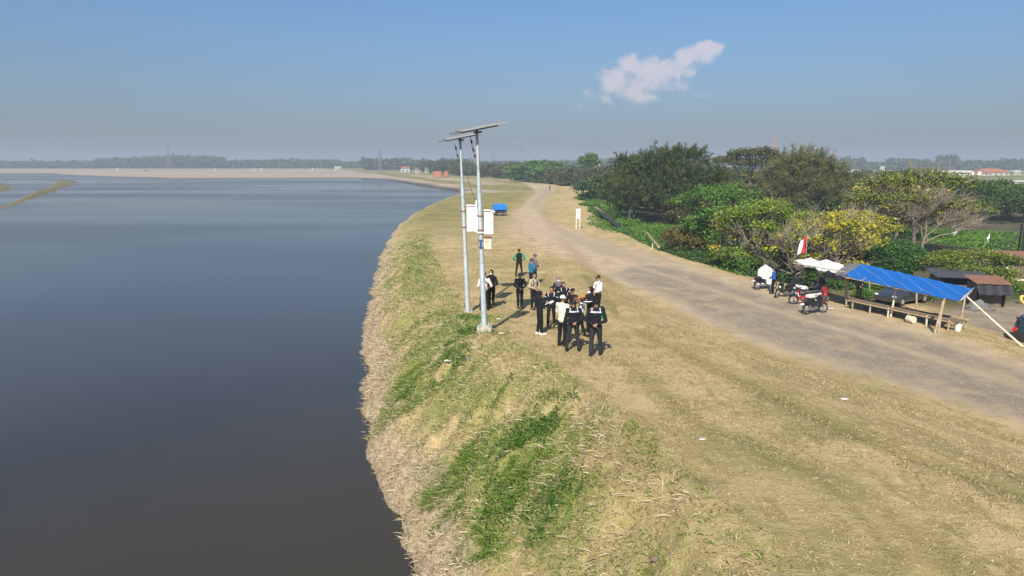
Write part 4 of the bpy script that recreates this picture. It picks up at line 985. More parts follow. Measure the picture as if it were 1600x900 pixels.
# ------------------------------------------------------------------ asphalt road, verge of the low land
ASPH = NT('asphalt'); o_ = ASPH.coord('Object'); ASPH.set(color=ASPH.mix((.05, .05, .055), (.085, .08, .078), ASPH.rng(ASPH.noise(o_, .6, 5), .4, .65)), rough=.9)
def strip(name, top, bot, mat, z=.07, label=None):
    n = len(top); vs = [Vector((*P(*p, -.3), -.3 + z)) for p in top] + [Vector((*P(*p, -.3), -.3 + z)) for p in bot]
    mb = MB(); mb.add(vs, [(i, i + 1, n + i + 1, n + i) for i in range(n - 1)]); o = mb.build(name, mat); o['kind'] = 'structure'; return o
strip('road', [(1380, 362), (1440, 370), (1480, 375), (1540, 383), (1600, 394), (1800, 430)], [(1380, 366), (1440, 376), (1480, 382), (1540, 391), (1600, 404), (1800, 445)], ASPH.m)
strip('road_lane', [(1380, 367.5), (1440, 378), (1480, 384.5), (1540, 394.5), (1600, 407), (1800, 449)], [(1380, 371), (1440, 384), (1480, 391), (1540, 402), (1600, 416), (1800, 462)], ASPH.m)
strip('road_marking', [(1440, 376.6), (1480, 382.8), (1540, 392), (1600, 405)], [(1440, 377.2), (1480, 383.6), (1540, 393), (1600, 406.2)], M['white_paint'], .085)
strip('gravel_yard', [(1380, 338), (1460, 342), (1530, 344), (1600, 347), (1800, 355)], [(1380, 350), (1460, 355), (1530, 359), (1600, 362), (1800, 375)], simple('grey_gravel', (.26, .215, .175), .95, 0, .1, .2), .07)
for i, (px, py) in enumerate([(1490, 373), (1543, 381)]):
    L = G(px, py); rt = thing('egret', ['white egret standing left on the grass verge of the road', 'white egret standing right on the grass verge of the road'][i], 'bird', L, R(40 * i))
    mb = MB(); mb.path([(-.35, 0, .55), (-.15, 0, .68), (.12, 0, .70), (.25, 0, .85), (.22, 0, 1.05), (.30, 0, 1.15), (.48, 0, 1.12)], [.03, .15, .14, .06, .04, .055, .01], 8); mb.tube((0, .05, 0), (0, .04, .6), .018); mb.tube((.05, -.05, 0), (.02, -.04, .6), .018); mb.build('body', M['white_cloth'], rt, smooth=True)

# ------------------------------------------------------------------ drain pipe, fence remains, stakes by the green slope
a = G(928, 329); b_ = G(967, 358); b_.z += .35; a.z += .2
mb = MB(); mb.path([a, a.lerp(b_, .5) + Vector((0, 0, .15)), b_], .32, 10); o = mb.build('pipe', simple('black_pipe', (.035, .035, .04), .5), None, smooth=True); tag(o, 'thick black pipe running down the lush green slope', 'pipe')
a = G(1010, 374); a.z = max(a.z, .0); b_ = G(1029, 393); mb = MB(); mb.path([a + Vector((0, 0, .9)), b_ + Vector((0, 0, .45))], [.09, .1], 8); rt = mb.build('fallen_post', M['wood'], None); tag(rt, 'grey slanted timber lying at the edge of the green clearing', 'timber')
for i, (px, py, top, lab) in enumerate([(1019, 390, 380, 'short stake under the slanted timber by the green clearing'), (1053, 395, 377, 'upright thin stake at the levee edge right of the slanted timber'), (1151, 427, 420, 'small yellow stake at the edge of the thicket'), (1155, 425, 416, 'pale wooden stake beside the small yellow one at the thicket edge')]):
    L = G(px, py); hh_ = hpx(L, top); mb = MB(); mb.path([(0, 0, -.2), (.02, 0, hh_ * .5), (.0, 0, hh_)], [.06, .055, .05], 6); o = mb.build('stake', simple('stake_yellow', (.5, .38, .06), .7) if i == 2 else M['wood_pale'], None, loc=L); tag(o, lab, 'stake')
L = G(983, 352); hh_ = 2.2; x_ = tloc(983, 349); mb = MB(); mb.path([(0, 0, -.1), (.05, 0, 2.0)], [.22, .18], 8); o = mb.build('white_post', M['white_paint'], None, loc=x_); tag(o, 'white painted post under the left branches of the big casuarina', 'post')
# low stone kerb of the levee foot
# blue covered motor cart parked on the crest
L = G(781, 337); rt = thing('covered_cart', 'cart with a bright blue tarp hood parked beside the track beyond the solar poles', 'cart', L, R(12)); rt.scale = (1, 1, 1.3)
mb = MB(); mb.sheet(lambda u, v: ((u - .5) * 2.0, (v - .5) * 1.1, 1.0 + .45 * math.sin(math.pi * (.12 + .76 * v)) + .03 * math.sin(u * 12)), 10, 8, .02)
mb.box((0, .5, .85), (1.95, .02, .65)); mb.box((0, -.52, .95), (1.95, .02, .45)); mb.box((.98, 0, .9), (.02, 1.0, .6)); mb.build('hood', simple('bright_blue_tarp', (.01, .17, .56), .5), rt)
mb = MB(); mb.box((0, 0, .48), (1.8, .9, .22), bev=.04); mb.path([(-1.2, 0, .6), (-.9, 0, .55)], .04); mb.path([(1.0, -.3, .5), (1.3, -.3, .8), (1.3, .3, .8), (1.0, .3, .5)], .025); mb.build('frame', M['black_pl'], rt)
for x, y in ((-.65, -.5), (-.65, .5), (.75, 0), (.2, -.5)):
    mb = MB(); mb.torus((x, y, .3), .24, .07, rotm(R(90), 0, 0), 16, 6); mb.build('wheel', M['black_rub'], rt, smooth=True)
# blue sheet lying far on the grass
L = G(925, 305); mb = MB(); mb.sheet(lambda u, v: ((u - .5) * 1.8, (v - .5) * 1.6, .06 + .25 * math.exp(-((u - .5) ** 2 + (v - .4) ** 2) / .06) + .04 * math.sin(9 * u + 4 * v)), 10, 8, .02); o = mb.build('blue_sheet', simple('pale_blue_plastic', (.12, .28, .55), .5), None, smooth=True, loc=L + Vector((0, 0, .02))); tag(o, 'crumpled pale blue plastic sheet on the grass near the far people in blue', 'sheet')

# ------------------------------------------------------------------ far buildings
WALLW = simple('white_render', (.46, .45, .41), .8, 0, .08, .5); ROOFR = simple('red_roof_tiles', (.27, .11, .06), .8, 0, .12, 1.5); ROOFO = simple('orange_roof_tiles', (.36, .13, .06), .8, 0, .12, 1.5); ORG = simple('orange_painted_sheet', (.42, .13, .06), .6, 0, .08, 1)
def house(px, py, Yd, w_, h_, rh, label, roof, wall=WALLW, rz=0, gable=True, nm='house', z=-.3, d_=None):
    x = PYd(px, 262, Yd).x; d_ = d_ or w_ * .7
    rt = thing(nm, label, 'house', (x, Yd, z), rz)
    mb = MB(); mb.box((0, 0, h_ / 2), (w_, d_, h_)); mb.build('wall', wall, rt)
    mb = MB(); e = .6
    if gable:
        vs = [(-w_ / 2 - e, -d_ / 2 - e, h_), (w_ / 2 + e, -d_ / 2 - e, h_), (w_ / 2 + e, d_ / 2 + e, h_), (-w_ / 2 - e, d_ / 2 + e, h_), (-w_ / 2 + w_ * .18, 0, h_ + rh), (w_ / 2 - w_ * .18, 0, h_ + rh)]
        mb.add(vs, [(0, 1, 5, 4), (2, 3, 4, 5), (1, 2, 5), (3, 0, 4), (3, 2, 1, 0)])
    else: mb.box((0, 0, h_ + rh / 2), (w_ + e, d_ + e, rh))
    mb.build('roof', roof, rt)
    n = max(2, int(w_ / 4))
    for k in range(n):
        mb = MB(); mb.box((-w_ / 2 + w_ * (k + .5) / n, -d_ / 2 - .02, h_ * .55), (w_ / n * .35, .06, h_ * .3)); mb.build('window', M['glass_dark'], rt)
    mb = MB(); mb.box((-w_ / 2 + w_ / n, -d_ / 2 - .03, h_ * .2 + .2), (1.2, .06, min(h_ * .4, 2.2))); mb.build('door', M['wood_dark'], rt)
    return rt
house(634, 258, 620, 8, 5, 1.8, 'white house among the trees left of the solar poles', ROOFR)
house(657, 258, 640, 9, 4, 1.5, 'long house with brownish red roof behind the far levee', ROOFR)
house(667, 258, 630, 3.5, 5.5, 1.2, 'narrow white house just left of the small mosque', ROOFR)
house(1120, 262, 330, 9, 6, 2, 'house with red roof between the casuarinas', ROOFR)
house(1133, 262, 345, 6, 6.5, 1.6, 'small orange roofed house right of the red one between the casuarinas', ROOFO)
house(940, 262, 420, 14, 5.5, 1.2, 'long low house with rust red roof seen over the trees', ROOFR)
house(930, 262, 700, 8, 12, 3, 'tall house with orange roof on the horizon left of the big casuarina', ROOFO)
house(1547, 262, 520, 20, 2.6, 3.0, 'wide house with bright orange roof at the far side of the pale field', ROOFO)
house(1528, 262, 500, 12, 2.4, 2.0, 'darker red roofed house left of the bright orange roof', ROOFR)
house(1588, 262, 530, 5, 3.0, 1.2, 'pale house right of the orange roof at the right edge', WALLW)
house(1335, 262, 640, 8, 3.0, .6, 'pale low building on the horizon above the olive casuarina edge', WALLW, gable=False)
house(1378, 262, 640, 4, 6.0, .6, 'small white building standing on the horizon of the pale field', WALLW, gable=False)
house(1475, 262, 165, 9.0, 7.5, .5, 'white walled building partly hidden behind the tall half bare trees', WALLW, gable=False)
house(1462, 262, 150, 6.0, 4.6, .4, 'lower white wall below the larger white building behind the bare tree', WALLW, gable=False)
house(1600, 262, 230, 10, 3.6, .4, 'pale flat roofed shed at the right edge behind the round dark trees', WALLW, gable=False)
house(1405, 262, 120, 8, 2.6, 1.2, 'low orange roofed hut seen through the bare branches', ROOFO)
house(529, 262, 900, 9, 4, 1, 'tiny white building at the foot of the far wood beyond the mudflat', WALLW, gable=False)
# small mosque
x = PYd(677, 262, 640).x; rt = thing('mosque', 'small white mosque with dome beyond the far levee', 'mosque', (x, 640, -.3))
mb = MB(); mb.box((0, 0, 3.5), (9, 8, 7)); mb.build('wall', WALLW, rt)
mb = MB(); mb.ball((1, 0, 8), (2.6, 2.6, 2.8), 14, 9); mb.tube((1, 0, 10), (1, 0, 13), .15, .03); mb.build('dome', M['white_paint'], rt, smooth=True)
mb = MB(); mb.tube((-3, 0, 0), (-3, 0, 10), .9, .8, 10); mb.path([(-3, 0, 10), (-3, 0, 11), (-3, 0, 12.5)], [1.1, .8, .05], 10); mb.build('minaret', WALLW, rt)
for k in range(3):
    mb = MB(); mb.box((-2.5 + 2.5 * k, -4.02, 2.5), (1.1, .06, 2)); mb.build('window', M['glass_dark'], rt)
# orange skips on the far levee
for i, (px, w_, h_) in enumerate([(684, 4.8, 5.0), (697.5, 2.0, 4.6)]):
    L = PYd(px, 275, 432); L.z = gz(L.x, 432); rt = thing('orange_container', ['wide orange container standing on the far levee', 'narrow orange container right of the wide one on the far levee'][i], 'container', L, 0)
    mb = MB(); mb.box((0, 0, h_ * .42), (w_, 3, h_ * .7), bev=.08)
    for k in range(int(w_ / .8)): mb.box((-w_ / 2 + .4 + k * .8, -1.55, h_ * .42), (.2, .12, h_ * .66))
    mb.build('body', ORG, rt)
    mb = MB(); mb.box((0, 0, h_ * .79), (w_ * .98, 2.9, .12)); mb.build('top', M['rust'], rt)
    for s_ in (-1, 1):
        mb = MB(); mb.box((s_ * w_ * .4, 0, .15), (.3, 2.8, .6)); mb.build('skid', M['black_pl'], rt)
# lamp masts with two white discs by the field
L = tloc(1525, 300); L = Vector((PYd(1525, 262, 200).x, 200, -.3)); rt = thing('mast', 'reddish mast with two white dishes above the round dark trees', 'mast', L); h_ = hpx(L, 268)
mb = MB(); mb.tube((0, 0, 0), (0, 0, h_), .35, .3); mb.build('pole', simple('red_primer', (.30, .12, .08), .7), rt)
for s_ in (-1, 1):
    mb = MB(); mb.ball((s_ * 1.0, -.3, h_ - .6), (.62, .2, .62), 12, 8); mb.build('dish', M['white_paint'], rt, smooth=True)
mb = MB(); mb.tube((-1, 0, h_ - .6), (1, 0, h_ - .6), .08); mb.build('arm', M['galv_dark'], rt)

# ------------------------------------------------------------------ pylons and masts
PYL = simple('pylon_steel', (.22, .23, .25), .6, .2, .05, 1); PYLR = simple('red_white_mast_paint', (.34, .18, .17), .6, 0, .1, .05, c2=(.45, .40, .38))
def pylon(px, top, Yd, w_, label, mat=PYL, arms=3, thin=.22, cat='pylon', name='power_pylon', armw=.55):
    x = PYd(px, 262, Yd).x; zt = PYd(px, top, Yd).z; Hh = zt + .3; rt = thing(name, label, cat, (x, Yd, -.3))
    wz = lambda z: w_ / 2 * (1 - .82 * (z / Hh) ** .8)
    mb = MB(); lv = [Hh * (1 - (1 - k / 9) ** 1.15) for k in range(10)]
    for sx_ in (-1, 1):
        for sy_ in (-1, 1):
            mb.path([(sx_ * wz(z), sy_ * wz(z), z) for z in lv], thin * .6, 4)
    for k in range(9):
        a, b_ = wz(lv[k]), wz(lv[k + 1])
        for s_ in (-1, 1):
            mb.tube((-a, s_ * a, lv[k]), (b_, s_ * b_, lv[k + 1]), thin * .35, n=3); mb.tube((a, s_ * a, lv[k]), (-b_, s_ * b_, lv[k + 1]), thin * .35, n=3)
            mb.tube((s_ * a, -a, lv[k]), (s_ * b_, b_, lv[k + 1]), thin * .35, n=3); mb.tube((s_ * a, a, lv[k]), (s_ * b_, -b_, lv[k + 1]), thin * .35, n=3)
    mb.build('lattice', mat, rt)
    for k in range(arms):
        z = Hh * (.95 - .13 * k); l_ = w_ * armw * (1 + .12 * k)
        mb = MB(); mb.tube((-l_, 0, z), (l_, 0, z), thin * .6, n=4); mb.tube((-l_, 0, z), (0, 0, z + Hh * .035), thin * .4, n=3); mb.tube((l_, 0, z), (0, 0, z + Hh * .035), thin * .4, n=3); mb.build('cross_arm', mat, rt)
    return Vector((x, Yd, zt))
pylon(265, 223, 900, 7, 'slim grey pylon beyond the mudflat in front of the far left wood', thin=.26)
t1 = pylon(812, 223, 760, 9, 'grey pylon straight beyond the bend of the levee track', thin=.42)
t2 = pylon(770, 236, 900, 10, 'smaller hazy pylon just right of the solar poles', thin=.45)
pylon(594, 231, 620, 3.2, 'thin lattice mast left of the white houses', arms=0, thin=.3, name='radio_mast', cat='mast')
pylon(739, 205, 780, 5, 'red and white lattice mast seen between the heads of the solar poles', PYLR, arms=0, thin=.42, name='radio_mast', cat='mast')
pylon(1207, 215, 640, 7, 'reddish lattice tower rising over the flat topped tree', PYLR, arms=1, thin=.55, name='lattice_tower', cat='tower', armw=.25)
t3 = pylon(1147, 232, 700, 8, 'hazy pylon left of the reddish lattice tower', thin=.42)
pylon(1136, 236, 820, 8, 'faint farther pylon beside the left foot of the flat topped tree', thin=.42)
for nm, a, b_ in (('left', t2, t1), ('right', t1, t3)):
    mb = MB()
    for k in range(3):
        off = Vector((0, 0, -1.5 - 3.6 * k)); m_ = a.lerp(b_, .5) - Vector((0, 0, 7))
        mb.path([a + off] + [a.lerp(b_, t) + off - Vector((0, 0, 28 * t * (1 - t))) for t in (.2, .4, .6, .8)] + [b_ + off], .07, 3)
    o = mb.build('power_line', PYL); tag(o, 'thin power line wires strung between ' + ('the two pylons right of the solar poles' if nm == 'left' else 'the middle pylon and the hazy one over the casuarinas'), 'cable')
# white posts along the far mudflat
random.seed(4)
for i, (px, lab) in enumerate([(183, 'tiny white post at the foot of the far left wood'), (336, 'tiny white post near the right end of the far wood'), (397, 'tiny white post in the middle of the far mudflat edge'), (408, 'tiny white marker just right of the middle post'), (488, 'tiny white post under the gap of the far trees')]):
    x = PYd(px, 262, 780).x; mb = MB(); mb.tube((0, 0, -.2), (0, 0, 3.0), .35, .3, 6); mb.ball((0, 0, 3.2), .5, 6, 5); o = mb.build('marker_post', M['white_paint'], None, loc=(x, 780, 0)); tag(o, lab, 'post')
x, y = P(228, 267.5, .3); rt = thing('fishing_raft', 'small dark raft stranded on the far mudflat', 'raft', (x, y, .3)); mb = MB(); mb.box((0, 0, .4), (6, 2.2, .35), bev=.1); mb.build('deck', M['wood_dark'], rt); mb = MB(); mb.prism([(-1, .5), (1, .5), (0, 1.8)], 2.5); mb.build('shelter', M['wood_dark'], rt)
# ------------------------------------------------------------------ people
def fab(name, c, rough=.85, var=.12):
    q = NT(name); o = q.coord('Object'); n = q.noise(o, 9, 4, .6)
    q.set(color=q.mix(c, tuple(x * (1 - 2.5 * var) for x in c), q.rng(n, .4, .7)), rough=rough, spec=.2); q.bump(q.noise(o, 16, 3, .6, 1.5), .5, .02); return q.m
CL = {'navy': fab('navy_cloth', (.010, .011, .016)), 'black': fab('black_cloth', (.010, .010, .011)), 'char': fab('charcoal_cloth', (.026, .027, .033)), 'cream': fab('cream_cloth', (.62, .58, .48)),
      'white': fab('white_shirt_cloth', (.72, .71, .70)), 'green': fab('green_cloth', (.02, .26, .13)), 'blue': fab('blue_shirt_cloth', (.015, .13, .24)), 'royal': fab('royal_blue_cloth', (.03, .09, .38)),
      'beige': fab('beige_cloth', (.38, .32, .22)), 'grey': fab('grey_cloth', (.12, .11, .14)), 'brown': fab('dark_brown_cloth', (.03, .018, .016)), 'orange': fab('orange_cloth', (.55, .22, .04)),
      'dnavy': fab('dark_navy_trousers', (.010, .012, .035)), 'purple': fab('purple_cloth', (.14, .06, .10)), 'mint': fab('mint_mask', (.35, .62, .52)), 'stripe': fab('white_stripe_cloth', (.68, .70, .72)), 'azure': fab('azure_cloth', (.04, .16, .42))}
SKIN = simple('skin', (.30, .165, .10), .55, 0, .06, 3); LIPS = simple('lips', (.22, .08, .06), .5, 0, .05); HAIR = simple('black_hair', (.009, .008, .008), .5, 0, .1, 40); EYE = simple('eye', (.03, .02, .02), .2)
def rcap(mb, a, b, r0, r1, fx=1, fy=1, n=10, mid=None):
    a = Vector(a); b = Vector(b); d = (b - a).normalized(); pts = []; rr = []
    for t, k in ((-.98, .2), (-.7, .71), (-.35, .93)): pts.append(a + d * r0 * t * min(fx, fy)); rr.append(r0 * k)
    pts.append(a); rr.append(r0)
    if mid: pts.append(a.lerp(b, mid[0])); rr.append(mid[1])
    pts.append(b); rr.append(r1)
    for t, k in ((.35, .93), (.7, .71), (.98, .2)): pts.append(b + d * r1 * t * min(fx, fy)); rr.append(r1 * k)
    mb.path(pts, rr, n, True, (fx, fy)); return mb
def remesh(mb, name, mats, parent, voxel, matfn=None, smooth_it=2):
    me = bpy.data.meshes.new(name); me.from_pydata(mb.v, [], mb.f)
    o = bpy.data.objects.new(name, me); col.objects.link(o)
    m = o.modifiers.new('r', 'REMESH'); m.mode = 'VOXEL'; m.voxel_size = voxel; m.use_smooth_shade = True
    if smooth_it: s = o.modifiers.new('s', 'SMOOTH'); s.iterations = smooth_it; s.factor = .5
    dg = bpy.context.evaluated_depsgraph_get(); ev = o.evaluated_get(dg)
    nm = bpy.data.meshes.new_from_object(ev); o.modifiers.clear(); o.data = nm; nm.name = name; bpy.data.meshes.remove(me)
    for q in mats: nm.materials.append(q)
    if matfn and len(nm.polygons):
        n = len(nm.polygons); c = np.empty(n * 3, np.float32); nm.polygons.foreach_get('center', c); c = c.reshape(-1, 3)
        nm.polygons.foreach_set('material_index', matfn(c).astype(np.int32))
    nm.polygons.foreach_set('use_smooth', np.ones(len(nm.polygons), bool)); nm.update()
    o.parent = parent; return o
ARMS = {  # elbow, wrist, hand direction (right side, mirrored for the left)
    'relax': ((.27, -.02, 1.13), (.27, .07, .88), (0, .25, -1)), 'back': ((.30, -.13, 1.13), (.07, -.21, .99), (-1, -.1, -.35)), 'front': ((.29, .04, 1.13), (.08, .20, 1.00), (-1, .35, -.2)),
    'hold': ((.26, .08, 1.13), (.13, .32, 1.22), (-.4, 1, .25)), 'hips': ((.37, -.06, 1.15), (.22, .06, 1.02), (-.6, .5, -.4)), 'reach': ((.24, .20, 1.25), (.12, .45, 1.30), (-.3, 1, .1)), 'fold': ((.27, .06, 1.14), (-.02, .22, 1.17), (-1, .1, .1)),
}
def person(px, py, head, rz, label, shirt='navy', trousers='black', shoes='black', head_='hair', mask=None, arms='relax', armsl=None, stance=.11, stride=0.0, yoke=False, vest=None, sleeve=None, group=None, vox=.011, bag=None, lean=0.0, hat='black', stripes=False, short=False, female=False, loc=None, hold=None, turn=0.0, scale=None):
    L = loc if loc is not None else G(px, py); Y = L.y
    dep = Y * math.cos(PITCH) + (CZ - L.z) * math.sin(PITCH)
    Hh = scale or max(1.52, min(1.84, (PYd(px, head, Y).z - L.z) * 1.0))
    k = Hh / 1.72
    rt = thing('person', label, 'person', L, R(rz), group)
    rt.scale = (k, k, k)
    V = Vector
    ln = lambda p: V((p[0], p[1] + lean * max(0, p[2] - .95), p[2]))
    sh = .185 if not female else .165; hip = .095
    foot = {1: V((stance, stride * .5, .07)), -1: V((-stance, -stride * .5, .07))}
    knee = {s: V((s * (stance * .55 + .045), foot[s].y * .5 + .03, .49)) for s in (1, -1)}
    A = {1: ARMS[arms], -1: ARMS[armsl or arms]}
    mir = lambda s, p: ln((p[0] * s, p[1], p[2]))
    elbow = {s: mir(s, A[s][0]) for s in (1, -1)}; wrist = {s: mir(s, A[s][1]) + (V((0, .0, .03)) if s == 1 and arms in ('back', 'front', 'fold') else V((0, 0, 0))) for s in (1, -1)}
    hd = {s: V((A[s][2][0] * s, A[s][2][1], A[s][2][2])).normalized() for s in (1, -1)}
    shl = {s: ln((s * sh, 0, 1.40)) for s in (1, -1)}
    headc = ln((0, .02, 1.60)); tr_ = rotm(0, 0, turn)
    # body, one continuous surface
    mb = MB()
    rcap(mb, ln((0, 0, 1.0)), ln((0, 0, 1.30)), .105, .12, 1.25, .8, 14)
    rcap(mb, ln((0, 0, 1.36)), ln((0, .01, 1.52)), .065, .05)
    mb.ball(headc + V((0, 0, .02)), (.075, .092, .105), 14, 10); mb.ball(headc + tr_ @ V((0, .035, -.055)), (.055, .055, .055), 10, 8)
    mb.ball(headc + tr_ @ V((0, .095, -.01)), (.014, .022, .022), 8, 6); mb.ball(headc + tr_ @ V((0, .082, -.052)), (.024, .012, .010), 8, 6)
    for s in (1, -1):
        mb.ball(headc + tr_ @ V((s * .078, -.005, .0)), (.012, .022, .032), 6, 5)
        rcap(mb, shl[s], elbow[s], .055, .042); rcap(mb, elbow[s], wrist[s], .043, .027)
        rcap(mb, shl[s] + V((-s * .10, 0, .03)), shl[s], .05, .055)
        d = hd[s]; sd_ = d.cross(V((0, 0, 1)) if abs(d.z) < .8 else V((1, 0, 0))).normalized(); up = sd_.cross(d)
        pc = wrist[s] + d * .055; rcap(mb, wrist[s], pc + d * .02, .026, .036, 1, .62, 8)
        for j in range(4):
            o = sd_ * (.030 - .020 * j); ll = (.062, .074, .070, .054)[j]
            b0 = pc + d * .03 + o; b1 = b0 + d * ll * .55 - up * .012; b2 = b1 + d * ll * .35 - up * .026
            rcap(mb, b0, b1, .0105, .0095, n=6); rcap(mb, b1, b2, .0095, .008, n=6)
        t0 = wrist[s] + d * .025 + sd_ * .03; t1 = t0 + sd_ * .028 + d * .03; rcap(mb, t0, t1, .013, .011, n=6); rcap(mb, t1, t1 + d * .03 - up * .01, .011, .009, n=6)
        rcap(mb, V((s * hip, 0, .93)), knee[s], .08, .055); rcap(mb, knee[s], foot[s] + V((0, 0, .02)), .055, .036); rcap(mb, foot[s], foot[s] + V((0, .13, -.03)), .036, .03)
    rcap(mb, V((0, 0, .93)), ln((0, 0, 1.05)), .11, .105, 1.25, .85, 12)
    hz_ = headc.z
    remesh(mb, 'body', [SKIN, LIPS], rt, vox * .9, lambda c: ((np.abs(c[:, 2] - (hz_ - .052)) < .009) & (np.abs(c[:, 0] - headc.x) < .03) & (c[:, 1] > headc.y + .075)), 1)
    if vox < .02 and not 300 < (rz % 360) + 360 < 420:
        for s in (1, -1):
            e = MB(); e.ball(headc + tr_ @ V((s * .03, .082, .018)), (.013, .009, .008), 8, 6); e.build('eye', EYE, rt, smooth=True)
    # trousers
    mb = MB(); rcap(mb, V((0, 0, .92)), ln((0, 0, 1.02)), .125, .118, 1.28, .92, 14)
    for s in (1, -1):
        rcap(mb, V((s * hip, 0, .90)), knee[s], .098, .072); rcap(mb, knee[s], foot[s] + V((0, -.005, .06)), .072, .058)
    if female and trousers != shirt and False: pass
    remesh(mb, 'trousers', [CL[trousers]], rt, vox, None, 2)
    for s in (1, -1):
        mb = MB(); rcap(mb, foot[s] + V((0, -.05, -.025)), foot[s] + V((0, .17, -.03)), .046, .04, 1, .9, 8); rcap(mb, foot[s] + V((0, -.03, .0)), foot[s] + V((0, -.02, .03)), .047, .04)
        mb.build('shoe', CL[shoes], rt, smooth=True)
    # shirt
    hem = .86 if (female or shirt in ('cream',)) else .93
    def torso(mb, g_):
        rcap(mb, ln((0, 0, hem + .06)), ln((0, 0, 1.12)), .128 + g_, .125 + g_, 1.26, .95, 16)
        rcap(mb, ln((0, 0, 1.10)), ln((0, 0, 1.33)), .125 + g_, .128 + g_, 1.30, .92, 16)
        for s in (1, -1): rcap(mb, ln((s * .05, 0, 1.425)), shl[s] + V((-s * .02, 0, -.01)), .058 + g_, .066 + g_)
        rcap(mb, ln((0, 0, 1.38)), ln((0, .0, 1.455)), .085 + g_, .064 + g_ * .5)
    mb = MB(); torso(mb, 0)
    nonl = V((0, 0, 0))
    for s in (1, -1):
        rcap(mb, shl[s], elbow[s], .072, .058, n=10)
        if not short: rcap(mb, elbow[s], elbow[s].lerp(wrist[s], .93), .058, .042, n=10)
    if lean: pass
    mats = [CL[shirt], CL['stripe'], CL[sleeve] if sleeve else CL[shirt], CL['navy']]
    def fn(c):
        m = np.zeros(len(c))
        if sleeve: m[np.abs(c[:, 0]) > .19] = 2
        y = c[:, 1] - lean * np.maximum(0, c[:, 2] - .95)
        if yoke:
            b = (y < -.03) & (c[:, 2] > 1.335) & (c[:, 2] < 1.375) & (np.abs(c[:, 0]) < .14) & ~((c[:, 2] > 1.345) & (c[:, 2] < 1.368) & (np.sin(c[:, 0] * 95) > .25) & (np.abs(c[:, 0]) < .10)); m[b] = 1
            sh_ = (np.abs(np.abs(c[:, 0]) - .14 - .3 * (1.36 - c[:, 2])) < .012) & (c[:, 2] > 1.33) & (y < .02); m[sh_] = 1
        if stripes:
            sh_ = (np.abs(np.abs(c[:, 0]) - .125 - .2 * (c[:, 2] - 1.38)) < .011) & (c[:, 2] > 1.31) & (y > -.06); m[sh_] = 1
            ar = (np.abs(c[:, 0]) > .2) & (np.abs(c[:, 2] - 1.29) < .012); m[ar] = 1
        return m
    o = remesh(mb, 'shirt', mats, rt, vox, fn, 2)
    me = o.data
    if vox < .02:   # cloth folds
        n = len(me.vertices); co = np.empty(n * 3, np.float32); me.vertices.foreach_get('co', co); co = co.reshape(-1, 3)
        nz = fbm(co[:, 0] * 9 + co[:, 2] * 5 + px, co[:, 2] * 16 + co[:, 1] * 7, 3, 7); nr = np.empty(n * 3, np.float32); me.vertices.foreach_get('normal', nr)
        co += nr.reshape(-1, 3) * (nz * .035)[:, None]; me.vertices.foreach_set('co', co.ravel()); me.update()
    if vest:
        mb = MB(); torso(mb, .014); remesh(mb, 'vest', [CL[vest]], rt, vox, None, 2)
    # head cover
    hc = headc + V((0, -.008, .035))
    if head_ in ('hair', 'cap', 'bucket'):
        mb = MB(); mb.ball(hc + V((0, -.012, .012)), (.084, .098, .092), 14, 9); o = None
        mb.v = [(x, y, max(z, hc.z - .045) if y < hc.y + .02 else max(z, hc.z + .022 + (y - hc.y) * .25)) for x, y, z in mb.v]
        mb.build('hair', HAIR, rt, smooth=True)
    if head_ in ('cap', 'bucket'):
        mb = MB(); mb.ball(hc + V((0, -.005, .028)), (.093, .107, .086), 14, 9); mb.v = [(x, y, max(z, hc.z + .012)) for x, y, z in mb.v]
        hatm = CL[hat]
        if head_ == 'cap':
            mb.sheet(lambda u, v: tuple(hc + tr_ @ V(((u - .5) * .15 * (1 - .25 * v), .075 + .10 * v - .06 * (u - .5) ** 2 * 4 * v, .025 - .02 * v - .03 * (2 * u - 1) ** 2))), 8, 4, .006)
        else: mb.lathe([(.09, .03), (.135, .0), (.135, -.006), (.088, .02)], 18, tuple(hc))
        mb.build('cap', hatm, rt, smooth=True)
    if head_ == 'hijab':
        mb = MB(); mb.ball(hc + V((0, -.014, .0)), (.098, .108, .115), 14, 10); mb.v = [(x, min(y, hc.y + .072), z) for x, y, z in mb.v]
        rcap(mb, ln((0, -.01, 1.50)), ln((0, 0, 1.40)), .085, .125, 1.15, .9); rcap(mb, ln((0, .02, 1.40)), ln((0, .02, 1.30)), .14, .12, 1.3, .9)
        remesh(mb, 'headscarf', [CL[hat]], rt, vox, None, 2)
        # face opening stays: face pokes forward
    if mask:
        mb = MB(); c0 = headc + tr_ @ V((0, .055, -.042)); mb.ball(c0, (.064, .062, .048), 12, 8, tr_); mb.build('mask', CL[mask], rt, smooth=True)
    if bag == 'backpack':
        mb = MB(); mb.box(ln((0, -.19, 1.22)), (.27, .15, .40), bev=.05); bo = mb.build('backpack', CL['black'], rt, smooth=True)
        for s in (1, -1):
            mb = MB(); mb.path([ln((s * .10, -.13, 1.40)), ln((s * .10, 0, 1.475)), ln((s * .11, .13, 1.36)), ln((s * .12, .135, 1.18)), ln((s * .14, -.12, 1.06))], .018, 6); mb.build('strap', CL['black'], bo)
    if bag == 'sling':
        mb = MB(); mb.box(ln((.17, -.10, 1.08)), (.10, .22, .22), bev=.03); bo = mb.build('sling_bag', CL['black'], rt, smooth=True)
        mb = MB(); mb.path([ln((.18, -.05, 1.15)), ln((.05, -.145, 1.33)), ln((-.12, -.06, 1.47)), ln((-.05, .13, 1.33)), ln((.16, .10, 1.12))], .014, 6); mb.build('strap', CL['black'], bo)
